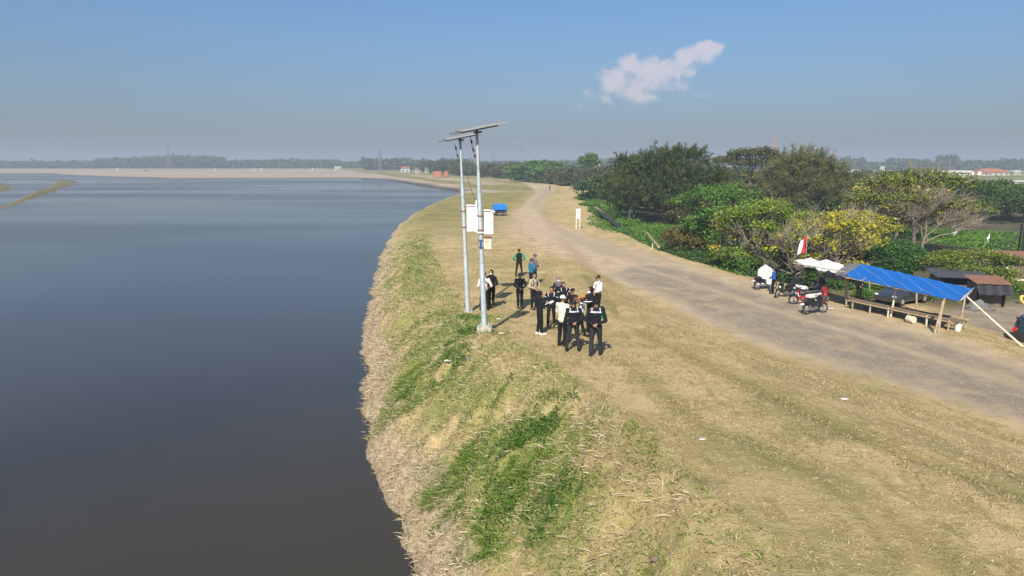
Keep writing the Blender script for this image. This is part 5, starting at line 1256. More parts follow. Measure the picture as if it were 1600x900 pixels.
    if hold:
        c0 = (wrist[1] + hd[1] * .10 + wrist[-1] + hd[-1] * .10) / 2
        Mx = rt.matrix_basis if False else None
        wp = L + (rotm(0, 0, R(rz)) @ c0) * k
        mb = MB()
        if hold == 'paper': mb.box((0, 0, 0), (.22, .30, .006), rotm(R(25), 0, 0)); mb.box((0, -.02, -.008), (.23, .31, .008), rotm(R(25), 0, 0)); m_ = CL['stripe']; nm = 'clipboard'; lb = 'sheet of paper held by the person in white shoes'; ct = 'paper'
        else: mb.box((0, 0, 0), (.26, .16, .15), bev=.03); mb.box((0, .02, .09), (.12, .08, .05), bev=.01); m_ = CL['orange'] if 0 else simple('brown_leather', (.18, .09, .04), .5); nm = 'bag'; lb = 'brown leather pouch held out by the masked person in navy headscarf'; ct = 'bag'
        h = mb.build(nm, m_, None, loc=wp); h.rotation_euler = (0, 0, R(rz)); tag(h, lb, ct)
    return rt
GR = 'people standing on the crest by the solar poles'
person(811, 432, 389.5, 5, 'person in green sleeves and black vest seen from behind, farthest of the group', 'green', 'brown', arms='hips', vest='black', head_='cap', hat='char', stance=.2, stride=.1, group=GR)
person(835, 444, 397, -70, 'person in grey cap and grey shirt mostly hidden behind the one in blue', 'grey', 'black', arms='front', head_='cap', hat='grey', group=GR, vox=.013)
person(830, 452, 404, -65, 'person in blue shirt and dark trousers turned to the right', 'blue', 'dnavy', arms='front', head_='hair', group=GR)
person(812, 482, 427, 195, 'person in plain black standing alone with hands clasped in front', 'navy', 'black', arms='front', head_='hair', stance=.08, group=GR)
person(834, 484, 427, 215, 'person in beige jacket with black backpack and dark trousers', 'beige', 'black', arms='front', bag='backpack', group=GR)
person(843, 523, 455, -75, 'person in dark headscarf and white shoes reading a sheet of paper', 'navy', 'black', shoes='white', head_='hijab', hat='navy', arms='hold', female=True, group=GR, hold='paper', stance=.08, stride=.1)
person(861, 510, 448, 170, 'bareheaded person in black jacket with white shoulder stripes facing the camera mid step', 'navy', 'black', arms='relax', stance=.12, stride=.32, stripes=True, group=GR)
person(872, 488, 433, 178, 'person in grey headscarf and white mask at the back of the circle', 'navy', 'black', head_='hijab', hat='grey', mask='white', arms='front', female=True, group=GR)
person(880, 498, 441, 190, 'person in black with white shoulder stripes next to the grey headscarf', 'navy', 'black', stripes=True, arms='front', group=GR)
person(894, 510, 451, 140, 'person in dark cap in the middle of the circle', 'navy', 'black', head_='cap', hat='black', arms='front', group=GR)
person(878, 541, 462, -40, 'person in white cap and long cream jacket with arms folded', 'cream', 'black', head_='cap', hat='white', arms='fold', stance=.09, stride=.08, group=GR)
person(895, 549, 469, 8, 'bareheaded person with hands behind back and white band across the shoulders', 'navy', 'char', arms='back', stance=.20, stride=-.06, yoke=True, group=GR)
person(907, 525, 461, 75, 'person in white shirt and orange head cloth turned to the left', 'white', 'black', head_='cap', hat='orange', arms='front', stance=.12, stride=-.25, group=GR, lean=-.12)
person(934, 490, 431, 115, 'person in white shirt and dark cap with black sling bag at the right rear', 'white', 'black', head_='cap', hat='brown', arms='front', bag='sling', group=GR)
person(922, 526, 448, 112, 'person in navy headscarf and white mask holding out a brown pouch', 'navy', 'black', head_='hijab', hat='navy', mask='white', arms='reach', female=True, stripes=True, group=GR, hold='bag')
person(930, 556, 468, -12, 'person in dark cap nearest the camera, hands clasped behind the back, white band on shoulders', 'navy', 'char', arms='back', head_='bucket', hat='black', stance=.13, stride=.26, yoke=True, group=GR)
person(757, 485, 426, 12, 'person in cream shirt partly hidden by the nearer solar pole', 'cream', 'black', arms='back', stance=.17, bag='sling', group=GR, short=True)
person(768, 481, 422, 165, 'person in all black clothes with mint green mask beside the nearer solar pole', 'black', 'black', head_='hijab', hat='black', mask='mint', arms='front', female=True, group=GR, stance=.08)
person(1207, 459, 418, 55, 'person in royal blue shirt standing among the parked motorbikes', 'royal', 'black', arms='front', group=None, stance=.12)
person(1341, 469, 432, 175, 'person in long black coat standing under the blue canopy behind the bench', 'black', 'black', head_='hijab', hat='black', arms='front', female=True, vox=.014)
GF = 'small figures far along the levee'
person(859, 298, 290, 20, 'far person in purple at the right edge of the levee track', 'purple', 'black', vox=.024, group=GF, scale=1.66)
person(900, 302, 294, -20, 'far person in dark blue, left one of the close pair', 'royal', 'dnavy', vox=.024, group=GF, scale=1.66)
person(904, 301, 293, 20, 'far person in lighter azure blue, right one of the close pair', 'azure', 'dnavy', vox=.024, group=GF, scale=1.66)
person(909, 295, 288, 90, 'far person in dark clothes just behind the blue pair', 'navy', 'black', vox=.024, group=GF, scale=1.66)
L = G(941, 498); rt = thing('bag', 'green cloth bag hanging low behind the person nearest the camera', 'bag', L)
mb = MB(); mb.box((0, 0, .17), (.34, .2, .34), bev=.06, taper=.85); mb.build('pouch', CL['green'], rt, smooth=True); mb = MB(); mb.path([(-.1, 0, .32), (-.08, 0, .45), (.08, 0, .45), (.1, 0, .32)], .012, 5); mb.build('handle', CL['green'], rt)
# ------------------------------------------------------------------ motorbikes
PAINT = {'red': simple('red_motorbike_paint', (.26, .016, .022), .25, 0, .08, coat=.5), 'black': simple('black_motorbike_paint', (.015, .015, .018), .25, 0, .1, coat=.5), 'grey': simple('grey_motorbike_paint', (.12, .12, .13), .3, .2, .1, coat=.5), 'white': simple('white_motorbike_paint', (.6, .6, .6), .3, 0, .08, coat=.4)}
SEAT = simple('black_vinyl_seat', (.014, .014, .015), .55, 0, .1)
def motorbike(px, py, rz, label, paint='black', accent='white', box=False, steer=18, lean=-8, z=None, dx=0, dy=0):
    L = G(px, py) + Vector((dx, dy, 0)); L.z = gz(L.x, L.y)
    rt = thing('motorbike', label, 'motorbike', L, R(rz), 'motorbikes parked by the white canopy'); rt.rotation_euler = (0, R(lean), R(rz)) ; rt.rotation_mode = 'XYZ'
    # forward = +Y, wheels r .28, wheelbase 1.24
    P1, P2 = PAINT[paint], PAINT[accent]; RT = rotm(0, R(90), 0)
    sr = rotm(0, 0, R(steer)); fc = Vector((0, .64, .29)); rc = Vector((0, -.60, .29))
    def wheel(c_, rot, nm):
        mb = MB(); mb.torus(c_, .245, .045, rot @ RT, 24, 8); wh = mb.build('wheel', M['black_rub'], rt, smooth=True)
        mb = MB(); mb.torus(c_, .205, .014, rot @ RT, 20, 6)
        for k in range(5):
            a = 2 * math.pi * k / 5; mb.tube(c_, c_ + rot @ Vector((0, math.cos(a) * .205, math.sin(a) * .205)), .018, .012, 5)
        mb.tube(c_ + rot @ Vector((-.06, 0, 0)), c_ + rot @ Vector((.06, 0, 0)), .035); mb.build('rim', M['alu'], wh, smooth=True)
    wheel(fc, sr, 'f'); wheel(rc, Matrix.Identity(3), 'r')
    hp = Vector((0, .40, .92))       # head of the steering column
    mb = MB()
    for s in (-1, 1): mb.path([fc + sr @ Vector((s * .075, 0, 0)), fc + sr @ Vector((s * .075, -.03, .18)), hp + sr @ Vector((s * .05, .04, -.18))], [.02, .024, .022], 6)
    mb.build('fork', M['engine'], rt, smooth=True)
    mb = MB(); mb.sheet(lambda u, v: tuple(fc + sr @ Vector(((v - .5) * .13, math.cos(R(35 + 130 * u)) * .325, math.sin(R(35 + 130 * u)) * .325 - .03 * (2 * v - 1) ** 2))), 10, 4, .01); mb.build('front_fender', P1 if accent != 'white' else PAINT['black'], rt, smooth=True)
    # leg shield and nose
    mb = MB(); prof = [(.30, .30), (.42, .42), (.50, .62), (.53, .80), (.50, .93), (.40, .97), (.36, .86), (.34, .60), (.24, .36)]
    n = len(prof)
    for s in (0,):
        vs = []; wd = [.10, .16, .19, .17, .11, .10, .14, .17, .12]
        for sx_ in (-1, 1): vs += [(sx_ * w_, a, b_) for (a, b_), w_ in zip(prof, wd)]
        mb.add(vs, [tuple(range(n)), tuple(range(2 * n - 1, n - 1, -1))] + [(i, i + n, (i + 1) % n + n, (i + 1) % n) for i in range(n)])
    mb.build('front_fairing', P1, rt, smooth=True)
    mb = MB(); mb.ball((0, .545, .70), (.10, .04, .06), 12, 8); mb.build('headlight', M['lamp_glass'], rt, smooth=True)
    mb = MB()
    for s in (-1, 1): mb.prism([(.33, .50), (.47, .62), (.50, .80), (.46, .80), (.40, .62)], .012) ; mb.v = mb.v
    mb.v = [(x + (-.185 if i < 10 else .185), y, z) for i, (x, y, z) in enumerate(mb.v)]; mb.build('fairing_stripe', P2, rt)
    # handlebar, mirrors
    mb = MB(); mb.path([hp + sr @ Vector((-.33, -.10, .06)), hp + sr @ Vector((-.16, .0, .07)), hp + sr @ Vector((0, .02, .04)), hp + sr @ Vector((.16, .0, .07)), hp + sr @ Vector((.33, -.10, .06))], .016, 6)
    mb.ball(hp + sr @ Vector((0, .05, .05)), (.11, .08, .07), 10, 7); hb = mb.build('handlebar', M['black_pl'], rt, smooth=True)
    for s in (-1, 1):
        mb = MB(); a = hp + sr @ Vector((s * .2, -.02, .07)); b_ = hp + sr @ Vector((s * .31, .0, .24)); mb.tube(a, b_, .008, .007, 5); mb.ball(b_ + Vector((0, 0, .03)), (.065, .012, .042), 10, 6); mb.build('mirror', M['black_pl'], rt, smooth=True)
        mb = MB(); mb.tube(hp + sr @ Vector((s * .24, -.05, .06)), hp + sr @ Vector((s * .345, -.105, .06)), .021, .02); mb.build('grip', M['black_rub'], hb)
    # spine, engine
    mb = MB(); mb.path([(0, .34, .52), (0, .16, .42), (0, -.08, .46), (0, -.2, .56)], [.08, .10, .12, .10], 8); mb.build('frame', P1 if paint == 'red' else M['black_pl'], rt, smooth=True)
    mb = MB(); mb.box((0, .02, .32), (.22, .30, .20), bev=.04); mb.ball((.0, .16, .33), (.09, .13, .08), 10, 7)
    for k in range(4): mb.tube((-.11, .1 + .03 * k, .36), (.11, .1 + .03 * k, .36), .012, n=5)
    mb.box((.12, -.28, .29), (.05, .62, .13), bev=.02); mb.build('engine', M['engine'], rt, smooth=True)
    mb = MB(); mb.path([(-.10, .12, .26), (-.13, -.1, .22), (-.15, -.35, .27), (-.16, -.72, .40)], [.018, .02, .045, .05], 8); mb.build('exhaust', M['chrome'], rt, smooth=True)
    # rear body and seat
    prof = [(-.02, .46), (.02, .62), (-.18, .70), (-.5, .74), (-.82, .80), (-.86, .72), (-.66, .60), (-.4, .50)]
    wd = [.09, .12, .14, .13, .06, .06, .11, .12]; n = len(prof); mb = MB(); vs = []
    for sx_ in (-1, 1): vs += [(sx_ * w_, a, b_) for (a, b_), w_ in zip(prof, wd)]
    mb.add(vs, [tuple(range(n)), tuple(range(2 * n - 1, n - 1, -1))] + [(i, i + n, (i + 1) % n + n, (i + 1) % n) for i in range(n)]); mb.build('rear_fairing', P1 if accent != 'white' else PAINT['white'], rt, smooth=True)
    mb = MB(); mb.path([(0, .10, .66), (0, -.05, .72), (0, -.28, .745), (0, -.5, .80), (0, -.72, .83), (0, -.8, .82)], [.05, .11, .125, .115, .09, .04], 10, True, (1.1, .5)); mb.build('seat', SEAT, rt, smooth=True)
    mb = MB(); mb.path([(-.10, -.62, .80), (-.10, -.86, .87), (.10, -.86, .87), (.10, -.62, .80)], .014, 6); mb.build('grab_rail', M['engine'], rt)
    mb = MB(); mb.ball((0, -.88, .74), (.09, .03, .045), 10, 7); mb.build('tail_light', M['tail'], rt, smooth=True)
    mb = MB(); mb.box((0, -.90, .60), (.24, .01, .11), rotm(R(-15), 0, 0)); mb.build('number_plate', M['plate'], rt)
    mb = MB(); mb.sheet(lambda u, v: ((v - .5) * .12, -.60 - math.cos(R(60 + 90 * (1 - u))) * -.33, .29 + math.sin(R(60 + 90 * (1 - u))) * .33), 8, 3, .008); mb.build('rear_fender', M['black_pl'], rt, smooth=True)
    mb = MB(); mb.tube((-.06, -.05, .22), (-.22, -.02, -.0), .013); mb.build('kickstand', M['engine'], rt)
    mb = MB()
    for s in (-1, 1): mb.tube((s * .08, -.02, .24), (s * .27, -.02, .25), .018)
    mb.build('footrest', M['black_rub'], rt)
    if box:
        mb = MB(); mb.box((0, -.80, 1.03), (.42, .38, .32), bev=.05); mb.build('luggage_box', M['black_pl'], rt, smooth=True)
    return rt
motorbike(1273, 490, -66, 'black motorbike with thin red trim standing alone nearest the track', 'black', 'red', steer=-20)
motorbike(1257, 476, 78, 'red and white motorbike pointing left, just behind the nearest one', 'red', 'white', steer=-14)
motorbike(1286, 474, -42, 'motorbike with bright red nose behind the nearest one', 'red', 'black', steer=-25)
motorbike(1262, 464, -80, 'black and white striped motorbike in the second row', 'black', 'white', steer=15)
motorbike(1226, 464, 112, 'black motorbike with luggage box right beside the person in blue', 'black', 'grey', True, steer=20)
motorbike(1196, 452, -74, 'grey and black motorbike under the white notice board', 'black', 'grey', steer=12)
motorbike(1284, 456, -40, 'dark motorbike farthest back under the white canopy', 'black', 'grey', steer=-15)

# ------------------------------------------------------------------ cars
CARP = simple('black_car_paint', (.012, .014, .018), .18, 0, .05, coat=1); CARG = simple('dark_grey_car_paint', (.03, .033, .04), .2, 0, .05, coat=1)
def car(loc, rz, label, paint):
    rt = thing('parked_car', label, 'car', loc, R(rz))
    # forward +Y; length 3.9, width 1.68, height 1.5 ; stations (y, z_low, z_belt, z_top, halfwidth low/belt/top)
    st = [(1.95, .35, .55, .60, .70, .66, .60), (1.80, .22, .68, .74, .80, .78, .72), (1.2, .20, .80, .90, .84, .82, .74), (.85, .20, .86, .98, .84, .83, .72), (.25, .20, .90, 1.38, .84, .83, .62), (-.3, .20, .92, 1.50, .84, .83, .64), (-1.1, .20, .94, 1.47, .84, .83, .63), (-1.60, .22, .95, 1.30, .83, .82, .60), (-1.86, .26, .92, .98, .80, .78, .66), (-1.95, .34, .80, .84, .74, .72, .64)]
    mb = MB(); vs = []
    for y, z0, zb, zt, w0, wb, wt2 in st:
        ring = [(w0 * .92, z0), (w0, z0 + .12), (w0 * 1.0, (z0 + zb) / 2), (wb, zb), (wt2 + .02, zt - .05), (wt2 * .8, zt), (0, zt + .015)]
        full = ring + [(-x, z) for x, z in ring[:-1][::-1]]
        vs += [(x, y, z) for x, z in full]
    n = 13; m = len(st)
    fs = [(i * n + k, i * n + k + 1, (i + 1) * n + k + 1, (i + 1) * n + k) for i in range(m - 1) for k in range(n - 1)] + [(i * n + n - 1, i * n, (i + 1) * n, (i + 1) * n + n - 1) for i in range(m - 1)]
    fs += [tuple(range(n)), tuple((m - 1) * n + k for k in range(n - 1, -1, -1))]
    mb.add(vs, fs); b_ = mb.build('body', paint, rt, smooth=True)
    sd = b_.modifiers.new('s', 'SUBSURF'); sd.levels = 1; sd.render_levels = 2
    for s in (-1, 1):
        for y0, y1, z0, zt0, zt1 in ((.55, -.25, .96, 1.16, 1.38), (-.32, -1.05, .97, 1.40, 1.37), (-1.12, -1.48, .98, 1.34, 1.2)):
            mb = MB(); xb = .835; fx = lambda z: s * (xb - (z - .93) * .40); vs = [(fx(z0), y0, z0), (fx(z0), y1, z0), (fx(zt1), y1, zt1), (fx(zt0), y0 - .08, zt0)]
            vs2 = [(x + s * .012, y, z + .01) for x, y, z in vs]; mb.add(vs + vs2, [(0, 1, 2, 3), (7, 6, 5, 4), (0, 1, 5, 4), (1, 2, 6, 5), (2, 3, 7, 6), (3, 0, 4, 7)]); mb.build('window', M['glass_dark'], rt)
        mb = MB(); mb.box((s * .92, .55, 1.0), (.16, .1, .12), bev=.03); mb.build('side_mirror', paint, rt, smooth=True)
        mb = MB(); mb.ball((s * .62, 1.84, .66), (.16, .10, .07), 10, 7); mb.build('headlight', M['lamp_glass'], rt, smooth=True)
        mb = MB(); mb.box((s * .70, -1.86, .84), (.20, .12, .26), rotm(R(12), 0, 0), bev=.03); mb.build('tail_light', M['tail'], rt, smooth=True)
        for y in (1.2, -1.2):
            mb = MB(); mb.torus((s * .78, y, .31), .22, .09, rotm(0, R(90), 0), 22, 8); wh = mb.build('wheel', M['black_rub'], rt, smooth=True)
            mb = MB(); mb.lathe([(.17, -.02), (.16, .04), (.05, .055)], 14, (s * .80, y, .31), rotm(0, R(90) * s, 0)); mb.build('rim', M['alu'], wh, smooth=True)
    mb = MB(); mb.add([(-.60, .92, .99), (.60, .92, .99), (.50, .32, 1.37), (-.50, .32, 1.37), (-.60, .94, 1.01), (.60, .94, 1.01), (.50, .34, 1.39), (-.50, .34, 1.39)], [(3, 2, 1, 0), (4, 5, 6, 7), (0, 1, 5, 4), (1, 2, 6, 5), (2, 3, 7, 6), (3, 0, 4, 7)]); mb.build('windscreen', M['glass_dark'], rt)
    mb = MB(); mb.add([(-.58, -1.87, 1.0), (.58, -1.87, 1.0), (.50, -1.63, 1.31), (-.50, -1.63, 1.31), (-.58, -1.83, 1.0), (.58, -1.83, 1.0), (.50, -1.60, 1.31), (-.50, -1.60, 1.31)], [(0, 1, 2, 3), (7, 6, 5, 4), (0, 1, 5, 4), (1, 2, 6, 5), (2, 3, 7, 6), (3, 0, 4, 7)]); mb.build('rear_window', M['glass_dark'], rt)
    mb = MB(); mb.box((0, -1.965, .62), (.46, .012, .13), bev=.003); mb.build('number_plate', M['plate'], rt)
    return rt
L = Vector((27.05, 34.2, gz(27.05, 34.2)))
car(L, -44, 'glossy black hatchback seen from the rear at the right edge by the leaning pole', CARP)
L = G(1440, 482); L.z = gz(L.x, L.y)
car(Vector((26.2, 45.0, gz(26.2, 45.0))), 118, 'dark grey car parked behind the bench and under the line of the blue canopy', CARG)
# ------------------------------------------------------------------ grass, weeds, litter
GR_M = {'dry': leaf_mat('dry_grass_blades', [(.27, .20, .12), (.44, .345, .22), (.60, .50, .35)], .2, .7), 'short': leaf_mat('short_grass_blades', [(.19, .16, .06), (.42, .325, .165), (.52, .41, .225)], .2, .8),
        'green': leaf_mat('green_grass_blades', [(.09, .145, .024), (.21, .265, .05), (.42, .41, .16)], .3, .6), 'lush': leaf_mat('lush_grass', [(.07, .13, .018), (.16, .245, .036), (.32, .38, .09)], .3, .6)}
sdw_g = sdw; GRN = green.reshape(NR, NC)
def samp(arr, x, y):      # nearest grid value of a stored mask
    i = np.clip(((np.log(y + 9) - math.log(5)) / (math.log(9000) - math.log(5)) * (NR - 1)).round().astype(int), 0, NR - 1)
    tt = x / (y + 9); j = np.clip(np.searchsorted(tcs, tt), 0, NC - 1); return arr.reshape(NR, NC)[i, j]
def scatter(n, xr, yr_, dist=1.6):
    """points denser near the camera side of the area"""
    u = rng.random(n) ** dist; y = yr_[0] + (yr_[1] - yr_[0]) * u; x = xr[0] + (xr[1] - xr[0]) * rng.random(n)
    keep = np.abs(x) < (y + 9) * .80 + 1; return x[keep], y[keep]
def grass(name, x, y, length, width, tint, mat, up=1.0, lay=(0, 0, 0), bend=.3, label='', zoff=-.02):
    n = len(x); z = terrain(x, y) + zoff
    d = unit(rng.normal(size=(n, 3)) * np.array([.7, .7, .25]) + np.array([lay[0], lay[1], up]))
    d[:, 2] = np.abs(d[:, 2]) * 1.0 + .05; d = unit(d)
    o = blades(name, np.stack([x, y, z], 1), d, length, width, tint, mat, None, bend); return tag(o, label, 'grass', kind='stuff')
# straw on the bank
x, y = scatter(420000, (-14, 8), (5, 75), 2.2); s = samp(sdw, x, y); st_ = samp(straw, x, y); k = ((st_ > rng.random(len(x)) * .9) | ((samp(green, x, y) > .1) & (rng.random(len(x)) < .15)) | ((s < 4.5) & (rng.random(len(x)) < .45 * smooth(-.1, .15, fbm(x * .8, y * .8, 2, 88))))) & (s > .0); x, y = x[k], y[k]
grass('bank_straw', x, y, .10 + .30 * rng.random(len(x)) ** 2, .006 + .009 * rng.random(len(x)) + y * .0005, .5 + .25 * rng.normal(size=len(x)) + .5 * fbm(x * .9, y * .9, 2, 3), GR_M['dry'], .28, (-.55, -.1, 0), .18, 'tangled dry straw along the water edge of the bank')
# green tufts
x, y = scatter(480000, (-12, 8), (5, 90), 2.2); gk = samp(green, x, y); sg_ = samp(sdw, x, y); k = (gk > .08 + rng.random(len(x)) * .6) | ((sg_ > .8) & (sg_ < 5) & (rng.random(len(x)) < .22 + .6 * (fbm(x * .6, y * .6, 2, 77) > .08))); k = k & (rng.random(len(x)) > smooth(45, 88, y)); x, y = x[k], y[k]
grass('bank_grass', x, y, .07 + .22 * rng.random(len(x)) ** 1.6, .008 + .010 * rng.random(len(x)) + y * .0005, .45 + .22 * rng.normal(size=len(x)) + .9 * fbm(x * .7, y * .7, 3, 13), GR_M['green'], .8, (-.25, 0, 0), .3, 'green grass and weeds growing down the bank')
# taller deep green tufts
TU = [(628, 622, .75), (632, 600, .6), (700, 790, .38), (755, 850, .40), (680, 770, .3), (800, 770, .55), (650, 590, .5), (735, 720, .4), (820, 740, .5)]
bx, by = [], []
for px, py, r in TU:
    g0 = G(px, py); n = int(3400 * r); a = rng.random(n) * 6.283; q = r * 1.25 * rng.random(n) ** .75 * (.75 + .5 * vnoise(a * 1.3, a * 0 + px, 3)); bx.append(g0.x + q * np.cos(a)); by.append(g0.y + q * np.sin(a))
x = np.concatenate(bx); y = np.concatenate(by); k = fbm(x * 2.6, y * 2.6, 3, 35) > -.13 + .15 * rng.random(len(x)); x, y = x[k], y[k]
grass('lush_tufts', x, y, .14 + .26 * rng.random(len(x)), .010 + .010 * rng.random(len(x)), .4 + .25 * rng.normal(size=len(x)), GR_M['lush'], .9, (-.3, -.1, 0), .35, 'deep green grass tufts on the lower bank')
# short dry grass over the crest
x, y = scatter(800000, (-9, 26), (3, 62), 2.1); k = (samp(straw, x, y) < .5) & (samp(grav, x, y) < .25) & (samp(road, x, y) < .3 + .4 * rng.random(len(x))) & (samp(sdw, x, y) > 1.0) & (samp(bare, x, y) < .6) & (samp(green, x, y) < .75); x, y = x[k], y[k]
pn = fbm(x * .5, y * .35, 3, 23); pn2 = fbm(x * 2.5, y * 2.5, 2, 29)
k = rng.random(len(x)) < np.clip(.75 + 1.6 * pn2, .1, 1); x, y, pn, pn2 = x[k], y[k], pn[k], pn2[k]
grass('crest_grass', x, y, (.04 + .09 * rng.random(len(x)) ** 2) * (1 + .6 * (pn > .08)), .008 + .008 * rng.random(len(x)) + y * .0003, .46 + .22 * rng.normal(size=len(x)) - .6 * pn, GR_M['short'], .55, (0, 0, 0), .3, 'short dry grass covering the crest of the levee')
# low weeds with round leaves on the bank
WD = [(790, 745, .75), (815, 700, .6), (850, 660, .5), (800, 800, .5), (760, 640, .5), (720, 520, .5), (700, 560, .5), (690, 600, .5), (735, 500, .55), (860, 790, .45), (640, 605, .3)]
bx, by, bz = [], [], []
for px, py, r in WD:
    g0 = G(px, py); n = int(3000 * r); a = rng.random(n) * 6.283; q = r * 1.7 * rng.random(n) ** .7; bx.append(g0.x + q * np.cos(a)); by.append(g0.y + q * np.sin(a))
x = np.concatenate(bx); y = np.concatenate(by); k = fbm(x * 2.2, y * 2.2, 3, 33) > .0; x, y = x[k], y[k]; n = len(x); z = terrain(x, y) + .03 + .16 * rng.random(n)
o = blades('bank_weeds', np.stack([x, y, z], 1), unit(rng.normal(size=(n, 3)) * np.array([1, 1, .35])), .035 + .04 * rng.random(n), .025 + .025 * rng.random(n), .45 + .22 * rng.normal(size=n), LM['green']); tag(o, 'leafy green weeds on the bank', 'weeds', kind='stuff')
# green slope weeds beyond the track and undergrowth below the trees
def patch(name, spots, size, leafm, label, hgt=.9, lw_=.8, per=900):
    b_ = []; tt = []
    for px, py, r, wt in spots:
        x0, y0 = P(px, py, -.1) if not isinstance(px, float) else (px, py)
        n = int(per * r * wt); a = rng.random(n) * 6.283; q = r * np.sqrt(rng.random(n)); x = x0 + q * np.cos(a); y = y0 + q * (.7 if 'verge' in name else 1.3) * np.sin(a)
        nn = np.clip(.5 + 1.6 * fbm(x * .45, y * .45, 3, 37), 0, 1); z = terrain(x, y) + hgt * nn * rng.random(n) ** .7
        b_.append(np.stack([x, y, z], 1)); tt.append(.3 + .5 * nn + .15 * rng.normal(size=n))
    b_ = np.concatenate(b_); n = len(b_); o = blades(name, b_, unit(rng.normal(size=(n, 3)) * np.array([1, 1, .6])), size * (.6 + .8 * rng.random(n)), size * lw_ * (.6 + .8 * rng.random(n)), np.concatenate(tt), leafm); return tag(o, label, 'undergrowth', kind='stuff')
patch('slope_weeds', [(940, 330, 4.5, 1.2), (955, 342, 4, 1.3), (970, 352, 3, 1.0), (928, 320, 4, 1), (950, 322, 5, 1), (1165, 432, 3, 1), (1150, 425, 2.6, .8)], .30, LM['green'], 'lush green creeper weeds on the slope beside the track', .9)
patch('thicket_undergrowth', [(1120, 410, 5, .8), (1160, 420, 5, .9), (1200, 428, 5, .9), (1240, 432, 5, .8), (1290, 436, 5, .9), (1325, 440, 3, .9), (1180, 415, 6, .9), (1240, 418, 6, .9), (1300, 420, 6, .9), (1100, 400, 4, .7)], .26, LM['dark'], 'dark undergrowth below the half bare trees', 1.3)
patch('clearing_grass', [(1040, 372, 9, .5), (1010, 366, 8, .5), (1075, 380, 8, .4), (1000, 356, 8, .4)], .22, LM['green'], 'bright grass in the green clearing right of the track', .35)
patch('verge_grass', [(1480, 368, 9, .4), (1510, 371, 10, .4), (1545, 375, 10, .4), (1580, 380, 10, .4), (1620, 386, 10, .4)], .30, LM['green'], 'green grass on the verge along the asphalt road', .22)
# loose stones on the track
x = 4 + 26 * rng.random(60000); y = 12 + 60 * rng.random(60000) ** 1.3; gg = samp(grav, x, y); k = (gg > .25 + .5 * rng.random(len(x))) & (rng.random(len(x)) < .35 + .6 * vnoise(x * .8, y * .8, 91)); x, y = x[k], y[k]; n = len(x); s_ = (.012 + .035 * rng.random(n) ** 3); z = terrain(x, y)
off = np.array([[1, 0, 0], [0, 1, 0], [-1, 0, 0], [0, -1, 0], [0, 0, 1.0]]); v = np.stack([x, y, z], 1)[:, None, :] + off[None] * s_[:, None, None] * (.6 + .6 * rng.random((n, 5, 1))); f = (np.arange(n)[:, None, None] * 5 + np.array([[0, 1, 4], [1, 2, 4], [2, 3, 4], [3, 0, 4]])[None]).reshape(-1, 3)
pm = mesh_np('loose_stones', v.reshape(-1, 3), f, 3); pm.materials.append(simple('track_stone', (.30, .25, .195), .9, 0, .2, 2)); o = bpy.data.objects.new('loose_stones', pm); col.objects.link(o); tag(o, 'loose gravel stones on the track', 'gravel', kind='stuff')
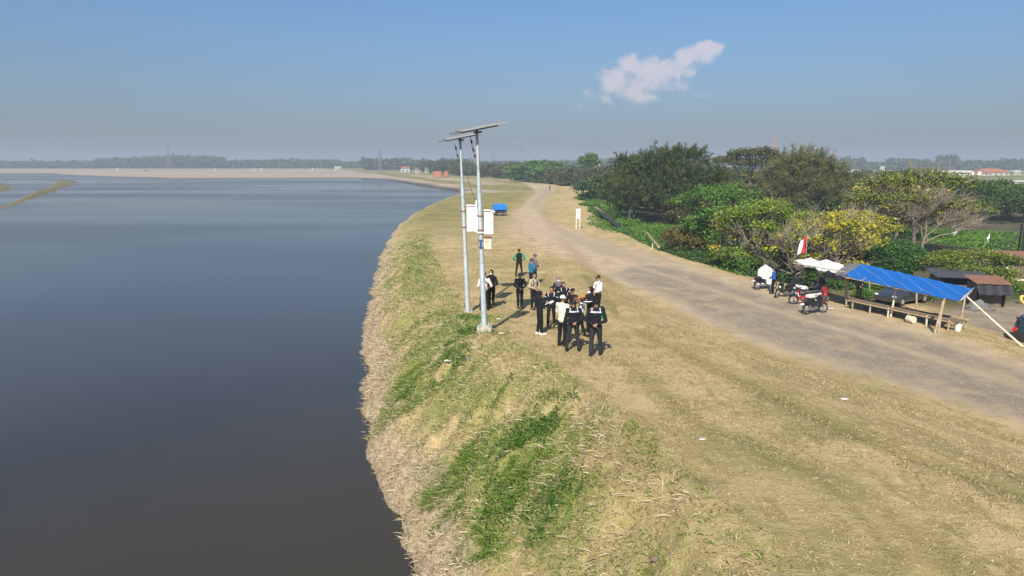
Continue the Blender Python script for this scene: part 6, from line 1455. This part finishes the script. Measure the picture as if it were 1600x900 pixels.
# fallen twigs and litter
DULL = simple('dirty_white_litter', (.5, .49, .45), .7)
random.seed(9)
LITP = [(784, 523, .16, 'pink crumpled wrapper on the grass right of the concrete footing'), (734, 536, .10, 'white scrap on the bank below the nearer solar pole'), (614, 528, .12, 'dark can like scrap near the water edge'), (612, 546, .14, 'white scrap near the water edge below the dark one'), (700, 566, .20, 'pale grey plastic bag in the green bank grass'), (713, 560, .08, 'small blue scrap in the bank grass'), (733, 561, .08, 'tiny white scrap in the bank grass right of the blue one'), (1319, 626, .12, 'white scrap lying alone on the slope below the track'), (1097, 689, .08, 'small white chip on the crest grass'), (1298, 484, .22, 'white scrap on the ground beside the nearest motorbike'), (690, 508, .08, 'white chip at the edge of the green bank grass'), (1183, 415, .1, ''), (779, 500, .12, 'white scrap near the feet of the pair by the solar pole'), (596, 498, .1, 'white chip in the straw at the waterline'), (1024, 876, .16, 'dark stone in the pale grass at the bottom of the photo'), (588, 512, .1, 'pale chip beside the waterline straw')]
for px, py, s_, lab in LITP:
    if not lab: continue
    L = G(px, py); mb = MB()
    f_ = lambda u, v: ((u - .5) * s_ * 1.2 + .02 * math.sin(9 * v), (v - .5) * s_, .03 + s_ * .25 * abs(math.sin(5 * u + 3 * v)) + s_ * .12 * math.sin(11 * v))
    mb.sheet(f_, 6, 6, .01)
    m_ = M['black_pl'] if 'dark' in lab else (DULL if 'blue' not in lab else M['lamp_glass'])
    if 'pink' in lab: m_ = simple('pinkish_paper', (.6, .45, .42), .7)
    if 'blue' in lab: m_ = simple('blue_scrap', (.10, .25, .55), .6)
    if 'stone' in lab: mb = MB(); mb.ball((0, 0, .03), (.08, .07, .06), 9, 6); mb.v = [(x + random.uniform(-.015, .015), y + random.uniform(-.015, .015), z) for x, y, z in mb.v]; m_ = M['wood_dark']
    o = mb.build('stone' if 'stone' in lab else 'litter', m_, None, smooth=True, loc=L); tag(o, lab, 'stone' if 'stone' in lab else 'litter')
# ------------------------------------------------------------------ haze: even air round the camera and the whole scene
hz = bpy.data.materials.new('haze_air'); hz.use_nodes = True
t = hz.node_tree
for n in list(t.nodes): t.nodes.remove(n)
ho = t.nodes.new('ShaderNodeOutputMaterial'); pv = t.nodes.new('ShaderNodeVolumePrincipled')
pv.inputs['Color'].default_value = HAZE_COL + (1,); pv.inputs['Density'].default_value = HAZE_D; pv.inputs['Anisotropy'].default_value = 0.0
t.links.new(pv.outputs[0], ho.inputs['Volume'])
b = bmesh.new(); bmesh.ops.create_cube(b, size=1.0)
hme = bpy.data.meshes.new('haze')
for v in b.verts: v.co = Vector((v.co.x * 19500, v.co.y * 9600 + 4400, -2.6 if v.co.z < 0 else 58))
b.to_mesh(hme); b.free(); hme.materials.append(hz)
hob = bpy.data.objects.new('haze', hme); col.objects.link(hob); hob['kind'] = 'stuff'
